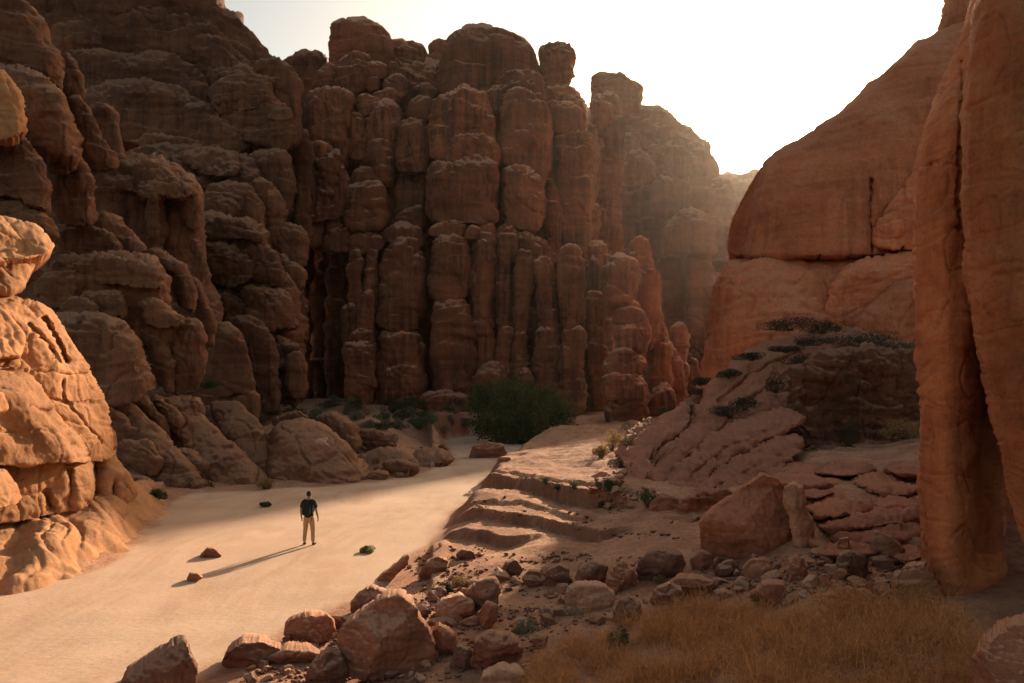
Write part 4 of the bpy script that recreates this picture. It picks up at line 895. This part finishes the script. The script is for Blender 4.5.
# the one big bush at the end of the sand
def big_bush():
    d = 74.0; S = d / F; r = np.random.RandomState(21)
    L = W(522, 443, d); e = empty('bush', (L[0], d + 3, gz(L[0], d + 3)), 'large rounded dark green bush at the far end of the sand before the columns', 'bush')
    lob = [(484, 402, 15, 1.5), (500, 397, 17, 2), (520, 400, 17, 0), (540, 402, 16, 1), (555, 408, 13, 0), (492, 418, 17, 0), (512, 418, 19, -1.5), (535, 420, 19, -1.5), (556, 424, 16, -.5), (568, 433, 10, 0), (500, 432, 13, -1), (522, 435, 14, -2), (545, 436, 12, -1.5), (476, 402, 8, 1), (480, 390, 6, 1.5), (530, 391, 8, 1), (512, 388, 9, 2), (562, 418, 9, 1), (490, 386, 6, 1.5), (576, 438, 6, 0), (483, 428, 9, .5), (548, 394, 8, 1), (503, 384, 5, 2)]
    pts = []
    for px, py, rr, dy in lob:
        c = np.array(W(px, py, d + 3 + dy)); n = int(rr * rr * 5); v = r.normal(size=(n, 3)); v /= np.linalg.norm(v, axis=1)[:, None]
        # leaves gather in sprays over each lobe
        sp = r.normal(size=(40, 3)); sp /= np.linalg.norm(sp, axis=1)[:, None]
        v = v * .6 + sp[r.randint(0, 40, n)] * 1.15; v *= (r.uniform(.25, 1.0, n) ** .4)[:, None]
        pts.append(c + v * np.array([rr * S, rr * S * 1.1, rr * S * .92]))
    pts = np.concatenate(pts)
    V, Fq = leaves(pts, .19, r, .2); mesh_obj('foliage', V, Fq, G_bush, e, smooth=False, origin=e.location)
    n = 110; tips = pts[r.randint(0, len(pts), n)]; base = np.array(e.location) + r.normal(size=(n, 3)) * np.array([.8, .6, .02])
    V, Fq = blades(base, tips, .06, r, 5); mesh_obj('branches', V, Fq, Wd, e, smooth=False, origin=e.location)
big_bush()
# scrub on the talus: five kinds copied one by one
def scatter_kind(name, mat, spots, label, group, h0, seed, cat='shrub', leafn=900, ls=.07, smat=None, flat=1.0):
    proto = None
    for i, (px, py, wpx, hpx) in enumerate(spots):
        loc, S = at(px, py)
        lab = label if isinstance(label, str) else label[i]
        if proto is None:
            proto = shrub(name, loc, 1, 1, 1.0, leafn, ls, seed, mat, lab, cat, group, nstem=50, stem=.012, smat=smat)
            o = proto; o_is = True
        else:
            o = copy_tree(proto); o.location = loc
        o.location = loc; o['label'] = lab
        o.scale = (wpx / 2 * S, wpx / 2 * S, hpx * S); o.rotation_euler = (0, 0, (i * 2.399) % 6.28)
r7 = np.random.RandomState(11)
def spots(n, box, w, h):
    return [(r7.uniform(box[0], box[2]), r7.uniform(box[1], box[3]), r7.uniform(*w), r7.uniform(*h)) for _ in range(n)]
scatter_kind('shrub', G_grey, spots(30, (255, 402, 475, 430), (12, 28), (7, 14)), 'low grey green shrub in the scrub covering the talus below the columns', 'grey green shrubs on the talus', 1, 31)
scatter_kind('shrub', G_dark, spots(26, (290, 402, 475, 432), (11, 27), (7, 15)), 'low dark green shrub in the scrub covering the talus below the columns', 'dark green shrubs on the talus', 1, 32)
scatter_kind('shrub', G_straw, spots(18, (258, 404, 468, 434), (11, 22), (6, 11)), 'dry straw coloured shrub in the scrub covering the talus below the columns', 'straw shrubs on the talus', 1, 33)
named = [
 ('shrub', G_dark, (312, 438, 26, 18), 'dark brownish shrub on top of the rounded talus outcrop'), ('shrub', G_dark, (388, 446, 22, 16), 'dark green shrub in the gap right of the talus outcrop'),
 ('shrub', G_dark, (442, 452, 12, 8), 'small dark shrub at the far sand edge left of the flat block'), ('shrub', G_yel, (272, 416, 20, 14), 'yellowish round shrub below the round topped pillar rock'), ('shrub', G_straw, (265, 489, 19, 13), 'pale round shrub at the sand edge left of the talus outcrop'),
 ('shrub', G_dark, (155, 500, 24, 14), 'dark shrub in the shade at the corner of the sunlit ledge'), ('shrub', G_dark, (266, 507, 17, 6), 'small dark green plant on the shaded sand behind the walker'), ('shrub', G_yel, (367, 552, 18, 7), 'small yellow green plant on the sunlit sand right of the walker'),
 ('shrub', G_dark, (648, 508, 22, 26), 'dark shrub at the base of the tilted slabs'), ('shrub', G_straw, (612, 450, 30, 22), 'straw coloured shrub at the upper end of the bank beside the slabs'), ('shrub', G_straw, (600, 458, 18, 12), 'lower straw tuft beside the straw shrub on the bank'),
 ('shrub', G_grey, (545, 487, 11, 7), 'small grey green plant leftmost of the three on the bank'), ('shrub', G_dark, (558, 491, 12, 7), 'small dark plant middle of the three on the bank'), ('shrub', G_grey, (574, 492, 12, 8), 'small grey green plant rightmost of the three on the bank'),
 ('shrub', G_dark, (608, 492, 24, 14), 'dark scrub in the rock spill below the slabs'), ('shrub', G_dark, (604, 508, 16, 8), 'low green scrub below the rock spill'), ('shrub', G_olive, (445, 594, 16, 12), 'golden tuft in the rubble by the smooth reddish boulder'), ('shrub', G_straw, (462, 588, 20, 14), 'orange dry tuft behind the pale rounded boulder'),
 ('shrub', G_straw, (760, 455, 1, 1), None), ('shrub', G_olive, (640, 432, 34, 12), 'olive scrub along the top edge of the lower slabs'), ('shrub', G_olive, (668, 415, 30, 10), 'olive scrub higher up along the slab edge'),
 ('shrub', G_dark, (815, 520, 18, 12), 'dark scrub in a crack of the broken bench'), ('shrub', G_straw, (660, 584, 14, 10), 'thin dry tuft between the stones above the dry grass'), ('shrub', G_grey, (525, 634, 26, 16), 'grey olive tuft below the pale rectangular boulder'),
 ('shrub', G_dark, (760, 604, 26, 18), 'dark wiry shrub at the upper edge of the dry grass'), ('shrub', G_dark, (618, 648, 26, 24), 'dark wiry shrub standing in the left part of the dry grass'),
]
for i, (nm, m, (px, py, wp, hp), lab) in enumerate(named):
    if lab is None: continue
    loc, S = at(px, py)
    shrub(nm, loc, wp / 2 * S, wp / 2 * S, hp * S, 1500 if wp > 14 else 700, .9 * S * (1.0 if wp > 14 else .8), 200 + i, m, lab, 'shrub' if wp > 12 else 'plant', nstem=60, stem=.22 * S)
# plants rooted in the rocks (given by their foot on the rock and distance)
onrock = [
 (G_mat, 790, 330, 52, 14, 43.5, 'dark spreading shrub on the crest of the mound under the dome'), (G_mat, 822, 333, 40, 12, 44, 'dark low shrub right of the crest shrub'), (G_mat, 868, 346, 66, 16, 41.5, 'dark mat of scrub along the right shoulder of the mound'), (G_mat, 905, 358, 40, 14, 41, 'dark scrub where the mound meets the near pillar'),
 (G_mat, 752, 360, 30, 8, 41.5, 'olive mat plant on the left shoulder of the mound'), (G_mat, 786, 352, 28, 8, 41, 'olive mat plant in the middle of the mound'), (G_mat, 775, 392, 22, 20, 36.5, 'bushy olive plant in a hollow of the mound'), (G_mat, 730, 418, 34, 14, 35, 'olive scrub in the seam above the largest slab'),
 (G_mat, 730, 378, 34, 10, 41, 'olive mat plant in the long crack of the mound'), (G_mat, 700, 385, 24, 8, 43.5, 'olive scrub at the left rim of the mound'), (G_straw, 902, 438, 44, 20, 32, 'dry brown shrub in the shade beside the near pillar'), (G_mat, 850, 446, 30, 30, 32.5, 'dark shrub in the shaded recess under the mound'),
 (G_grey, 36, 372, 30, 26, 23.5, 'grey green wiry plant growing from a crack in the golden formation'), (G_grey, 10, 482, 36, 30, 20.5, 'wiry plant at the foot of the golden formation cut by the left edge'), (G_dark, 205, 388, 26, 10, 46, 'dark plant in the notch below the round topped rock'),
 (G_dark, 685, 415, 30, 10, 40, 'dark scrub between the upper slabs'), (G_mat, 705, 395, 26, 8, 42, 'dark scrub at the top of the tilted slabs'),
 (G_mat, 815, 345, 40, 9, 41.5, 'dark mat of scrub in the middle of the mound crest, lowest of its row'), (G_mat, 720, 393, 34, 9, 42, 'dark scrub streak at the left end of the long crack of the mound'), (G_mat, 668, 428, 36, 12, 38, 'dark scrub behind the second tilted slab'), (G_mat, 642, 446, 34, 12, 36, 'dark scrub behind the lowest tilted slab'),
 (G_mat, 624, 470, 22, 12, 33, 'dark scrub at the lower end of the slab row'), (G_mat, 802, 365, 34, 12, 38.5, 'dark scrub hanging over the shaded face of the mound'), (G_mat, 880, 356, 80, 16, 37.5, 'wide dark scrub on top of the shaded face of the mound'), (G_mat, 745, 410, 26, 14, 36.5, 'dark scrub in the seam between mound and upper slab'),
]
for i, (m, px, py, wp, hp, d, lab) in enumerate(onrock):
    S = d / F; loc = W(px, py, d)
    wp *= 1.25; hp *= 1.15
    shrub('shrub', loc, wp / 2 * S, wp / 2 * S * .8, hp * S, int(700 + wp * 34), .8 * S, 300 + i, m, lab, 'shrub', nstem=60, stem=.2 * S, lumps=11)

# dry grass in the right foreground
def dry_grass():
    r = np.random.RandomState(5); B = []; Tp = []
    reg = np.array([(522, 690), (535, 668), (560, 650), (600, 634), (640, 622), (690, 612), (760, 606), (830, 606), (900, 604), (945, 612), (985, 650), (1000, 700), (1000, 900), (500, 900)], float)
    n = 0
    while n < 360:
        d = r.uniform(6.0, 14.5); px = r.uniform(500, 1010); z0 = 1.0
        x = (px - CX) / F * d; z0 = gz(x, d); py = HY + (CH - z0) / d * F
        if not in_poly(px, py, reg): continue
        n += 1; k = r.randint(60, 150); hh = r.uniform(.16, .55) * (1.15 if px > 640 else .8); sp_ = r.uniform(.04, .16)
        b = np.array([x, d, z0 - .03]) + r.normal(size=(k, 3)) * np.array([sp_, sp_, 0])
        dr = r.normal(size=(k, 3)) * np.array([.8, .8, .4]); dr[:, 2] = np.abs(dr[:, 2]) + .6
        dr /= np.linalg.norm(dr, axis=1)[:, None]
        B.append(b); Tp.append(b + dr * (hh * r.uniform(.5, 1.15, k))[:, None])
    for q in range(1500):                                   # taller single stems
        d = r.uniform(6.5, 14.5); px = r.uniform(510, 1000); x = (px - CX) / F * d; z0 = gz(x, d); py = HY + (CH - z0) / d * F
        if not in_poly(px, py, reg): continue
        b_ = np.array([[x, d, z0]]); B.append(b_); Tp.append(b_ + np.array([[r.normal() * .16, r.normal() * .16, r.uniform(.35, .8)]]))
    B = np.concatenate(B); Tp = np.concatenate(Tp)
    # side twigs
    m = len(B); i = r.randint(0, m, int(m * .9)); t = r.uniform(.4, .95, len(i))[:, None]
    b2 = B[i] + (Tp[i] - B[i]) * t; t2 = b2 + r.normal(size=b2.shape) * .06 + np.array([0, 0, .04])
    V1, F1 = blades(B, Tp, .0038, r, 3); V2, F2 = blades(b2, t2, .003, r, 2)
    i3 = r.randint(0, len(t2), 60000); sd_, sf_ = leaves(t2[i3] + r.normal(size=(60000, 3)) * .012, .008, r)
    V = np.concatenate([V1, V2, sd_]); Fq = np.concatenate([F1, F2 + len(V1), sf_ + len(V1) + len(V2)])
    gm = simple_mat('dry_grass', (.82, .385, .145), (.31, .13, .05), 14, .8, 0, 0, .3)
    o = mesh_obj('dry_grass', V, Fq, gm, smooth=False)
    tag(o, 'wiry golden brown dry grass filling the lower right foreground', 'grass', kind='stuff')
dry_grass()

# ------------------------------------------------------------------ the walker
def skin(name, verts, edges, radii, mat, parent, origin, subs=2):
    me = bpy.data.meshes.new(name); me.from_pydata([tuple(v) for v in verts], edges, [])
    o = bpy.data.objects.new(name, me); COL.objects.link(o)
    o.modifiers.new('s', 'SKIN'); o.modifiers['s'].use_smooth_shade = True
    sv = me.skin_vertices[0].data
    for k, rr in enumerate(radii): sv[k].radius = rr if hasattr(rr, '__len__') else (rr, rr)
    sv[0].use_root = True
    sb = o.modifiers.new('u', 'SUBSURF'); sb.levels = subs; sb.render_levels = subs
    dg = bpy.context.evaluated_depsgraph_get(); m2 = bpy.data.meshes.new_from_object(o.evaluated_get(dg))
    bpy.data.objects.remove(o); m2.name = name
    m2.materials.clear(); m2.materials.append(mat); m2.polygons.foreach_set('use_smooth', np.ones(len(m2.polygons), bool))
    q = bpy.data.objects.new(name, m2); COL.objects.link(q); q.parent = parent
    return q
def person():
    loc = W(309, 545, 22.6); loc = (loc[0], 22.6, gz(loc[0], 22.6))
    e = empty('person', loc, 'person standing on the sand seen from behind in black t-shirt, tan trousers and backpack', 'person')
    sk = simple_mat('skin', (.32, .17, .11), (.28, .15, .09), 5); bl = simple_mat('black_cotton', (.018, .018, .02), (.03, .028, .028), 20)
    kh = simple_mat('tan_cotton', (.42, .27, .15), (.36, .225, .12), 12); sh = simple_mat('shoe_leather', (.05, .03, .02), (.03, .02, .015), 20)
    bp = simple_mat('pack_nylon', (.012, .016, .012), (.022, .026, .02), 15); hr = simple_mat('hair_dark', (.015, .011, .009), (.025, .018, .013), 60)
    V = [(0, 0, .96), (0, 0, 1.15), (0, 0, 1.34), (0, 0, 1.45), (0, .0, 1.52), (0, .015, 1.585), (0, .02, 1.66), (0, .01, 1.72)]
    Rr = [(.14, .11), (.125, .095), (.15, .105), (.11, .08), (.05, .05), (.062, .075), (.075, .09), (.055, .065)]
    E = [(i, i + 1) for i in range(7)]
    def chain(root, pts, rad):
        p = root
        for a, b in zip(pts, rad):
            V.append(a); Rr.append(b); E.append((p, len(V) - 1)); p = len(V) - 1
        return p
    hands = []
    for s in (-1, 1):
        wr = (s * .285, .06, .90)
        p = chain(3, [(s * .12, 0, 1.445), (s * .19, 0, 1.42), (s * .235, -.02, 1.28), (s * .262, -.03, 1.14), (s * .278, .02, 1.0), wr, (s * .283, .075, .855)], [.065, .062, .048, .040, .036, .026, (.018, .034)])
        for j, (dy, ln) in enumerate([(-.028, .06), (-.009, .072), (.010, .068), (.028, .055)]):
            chain(p, [(s * .282, .078 + dy, .822), (s * .277, .082 + dy, .822 - ln * .55), (s * .268, .084 + dy * .9, .822 - ln)], [.0095, .0085, .007])
        chain(p, [(s * .272, .115, .862), (s * .262, .128, .835)], [.010, .008])
        chain(0, [(s * .085, 0, .88), (s * .105, .01, .70), (s * .125, .02, .50), (s * .14, -.01, .28), (s * .15, -.02, .09), (s * .155, -.02, .05), (s * .165, .06, .035)], [.10, .082, .058, .052, .036, .036, (.035, .025)])
    body = skin('body', V, E, Rr, sk, e, loc)
    # face: nose, ears
    skin('nose', [(0, .095, 1.655), (0, .122, 1.63)], [(0, 1)], [.010, .013], sk, e, loc, 1)
    for s in (-1, 1): skin('ear', [(s * .076, .01, 1.665), (s * .086, .005, 1.635)], [(0, 1)], [(.008, .02), (.007, .014)], sk, e, loc, 1)
    skin('hair', [(0, -.035, 1.60), (0, -.03, 1.67), (0, .0, 1.725), (0, .02, 1.735)], [(0, 1), (1, 2), (2, 3)], [(.055, .05), (.083, .072), (.078, .09), (.055, .07)], hr, e, loc)
    V = [(0, 0, .86), (0, 0, 1.0), (0, 0, 1.2), (0, 0, 1.36), (0, 0, 1.45)]; Rr = [(.178, .15), (.168, .14), (.15, .115), (.172, .125), (.115, .09)]; E = [(i, i + 1) for i in range(4)]
    for s in (-1, 1): chain(4, [(s * .12, 0, 1.45), (s * .195, 0, 1.42), (s * .238, -.02, 1.29), (s * .25, -.025, 1.21)], [.078, .078, .066, .064])
    skin('t_shirt', V, E, Rr, bl, e, loc)
    V = [(0, 0, 1.04), (0, 0, .92)]; Rr = [(.15, .12), (.156, .13)]; E = [(0, 1)]
    for s in (-1, 1): chain(1, [(s * .088, 0, .84), (s * .108, .01, .70), (s * .127, .02, .50), (s * .142, -.01, .28), (s * .15, -.02, .10)], [.112, .098, .078, .07, .062])
    skin('trousers', V, E, Rr, kh, e, loc)
    for s in (-1, 1): skin('shoe', [(s * .15, -.055, .045), (s * .157, .04, .042), (s * .175, .14, .035)], [(0, 1), (1, 2)], [(.05, .045), (.05, .045), (.04, .032)], sh, e, loc)
    pk = skin('backpack', [(-.01, -.20, .98), (-.01, -.215, 1.1), (-.01, -.20, 1.26), (-.01, -.175, 1.40), (-.01, -.165, 1.44)], [(0, 1), (1, 2), (2, 3), (3, 4)], [(.13, .085), (.152, .11), (.15, .10), (.125, .075), (.08, .05)], bp, e, loc)
    skin('pack_pocket', [(-.01, -.31, 1.02), (-.01, -.318, 1.1), (-.01, -.308, 1.17)], [(0, 1), (1, 2)], [(.095, .03), (.105, .04), (.09, .03)], bp, e, loc)
    for s in (-1, 1):
        skin('strap', [(s * .10, -.13, 1.42), (s * .11, -.04, 1.515), (s * .115, .07, 1.46), (s * .12, .115, 1.3), (s * .14, .08, 1.12), (s * .14, -.10, 1.02)], [(i, i + 1) for i in range(5)], [(.022, .014)] * 6, bp, e, loc, 1)
    skin('strap', [(.13, -.16, .98), (.155, -.14, .86), (.15, -.14, .80)], [(0, 1), (1, 2)], [.012, .009, .008], bp, e, loc, 1)
    e.rotation_euler = (0, 0, -.12)
person()
# ------------------------------------------------------------------ dusty air
def haze(dens, g):
    x0, x1, y0, y1, z0, z1 = -5600, 8000, -4, 1420, -2, 125
    v = [(x, y, z) for x in (x0, x1) for y in (y0, y1) for z in (z0, z1)]
    f = [(0, 1, 3, 2), (4, 6, 7, 5), (0, 4, 5, 1), (2, 3, 7, 6), (0, 2, 6, 4), (1, 5, 7, 3)]
    m = bpy.data.materials.new('haze'); m.use_nodes = True; nt = m.node_tree; nt.nodes.clear()
    out = nt.nodes.new('ShaderNodeOutputMaterial'); p = nt.nodes.new('ShaderNodeVolumePrincipled')
    p.inputs['Color'].default_value = (.97, .82, .68, 1); p.inputs['Density'].default_value = dens; p.inputs['Anisotropy'].default_value = g
    nt.links.new(p.outputs[0], out.inputs['Volume'])
    me = bpy.data.meshes.new('haze'); me.from_pydata(v, [], f); me.materials.append(m)
    o = bpy.data.objects.new('haze', me); COL.objects.link(o)
    tag(o, 'warm dusty air glowing around the low sun', 'haze', kind='stuff')
haze(.00005, .8)
# ------------------------------------------------------------------ light, sky, camera
AZ, EL = math.atan2(805 - CX, F), math.atan2(HY - 140, math.hypot(805 - CX, F))
w = bpy.data.worlds.new('World'); scene.world = w; w.use_nodes = True
nt = w.node_tree; nt.nodes.clear()
sky = nt.nodes.new('ShaderNodeTexSky'); sky.sky_type = 'NISHITA'; sky.sun_disc = False
sky.sun_elevation = EL; sky.sun_rotation = AZ; sky.dust_density = 6.0; sky.air_density = 1.0; sky.ozone_density = 1.0; sky.altitude = 900
bg = nt.nodes.new('ShaderNodeBackground'); bg.inputs[1].default_value = .118
mx = nt.nodes.new('ShaderNodeMix'); mx.data_type = 'RGBA'; mx.blend_type = 'MULTIPLY'; mx.inputs[0].default_value = 1; mx.inputs[7].default_value = (1.0, .865, .64, 1)
wo = nt.nodes.new('ShaderNodeOutputWorld')
nt.links.new(sky.outputs[0], mx.inputs[6]); nt.links.new(mx.outputs[2], bg.inputs[0]); nt.links.new(bg.outputs[0], wo.inputs[0])
sl = bpy.data.lights.new('sun', 'SUN'); sl.energy = 4.4; sl.angle = R_(.8); sl.color = (1, .82, .60)
so = bpy.data.objects.new('sun', sl); COL.objects.link(so)
from mathutils import Vector
dv = Vector((math.sin(AZ) * math.cos(EL), math.cos(AZ) * math.cos(EL), math.sin(EL)))
so.rotation_euler = dv.to_track_quat('Z', 'Y').to_euler(); so.location = dv * 300
cam = bpy.data.cameras.new('camera'); cam.lens = 36 * F / 1024; cam.sensor_width = 36; cam.shift_y = (HY - 341.5) / 1024
cam.clip_end = 8000; cam.clip_start = .1
co = bpy.data.objects.new('camera', cam); COL.objects.link(co); co.location = (0, 0, CH); co.rotation_euler = (R_(90), 0, 0)
scene.camera = co
scene.view_settings.view_transform = 'Standard'; scene.view_settings.look = 'None'; scene.view_settings.gamma = 1
scene.view_settings.exposure = EXPO
cy = scene.cycles
cy.max_bounces = 5; cy.diffuse_bounces = 2; cy.glossy_bounces = 1; cy.transmission_bounces = 2; cy.transparent_max_bounces = 8; cy.volume_bounces = 0
cy.use_denoising = True; cy.sample_clamp_indirect = 4
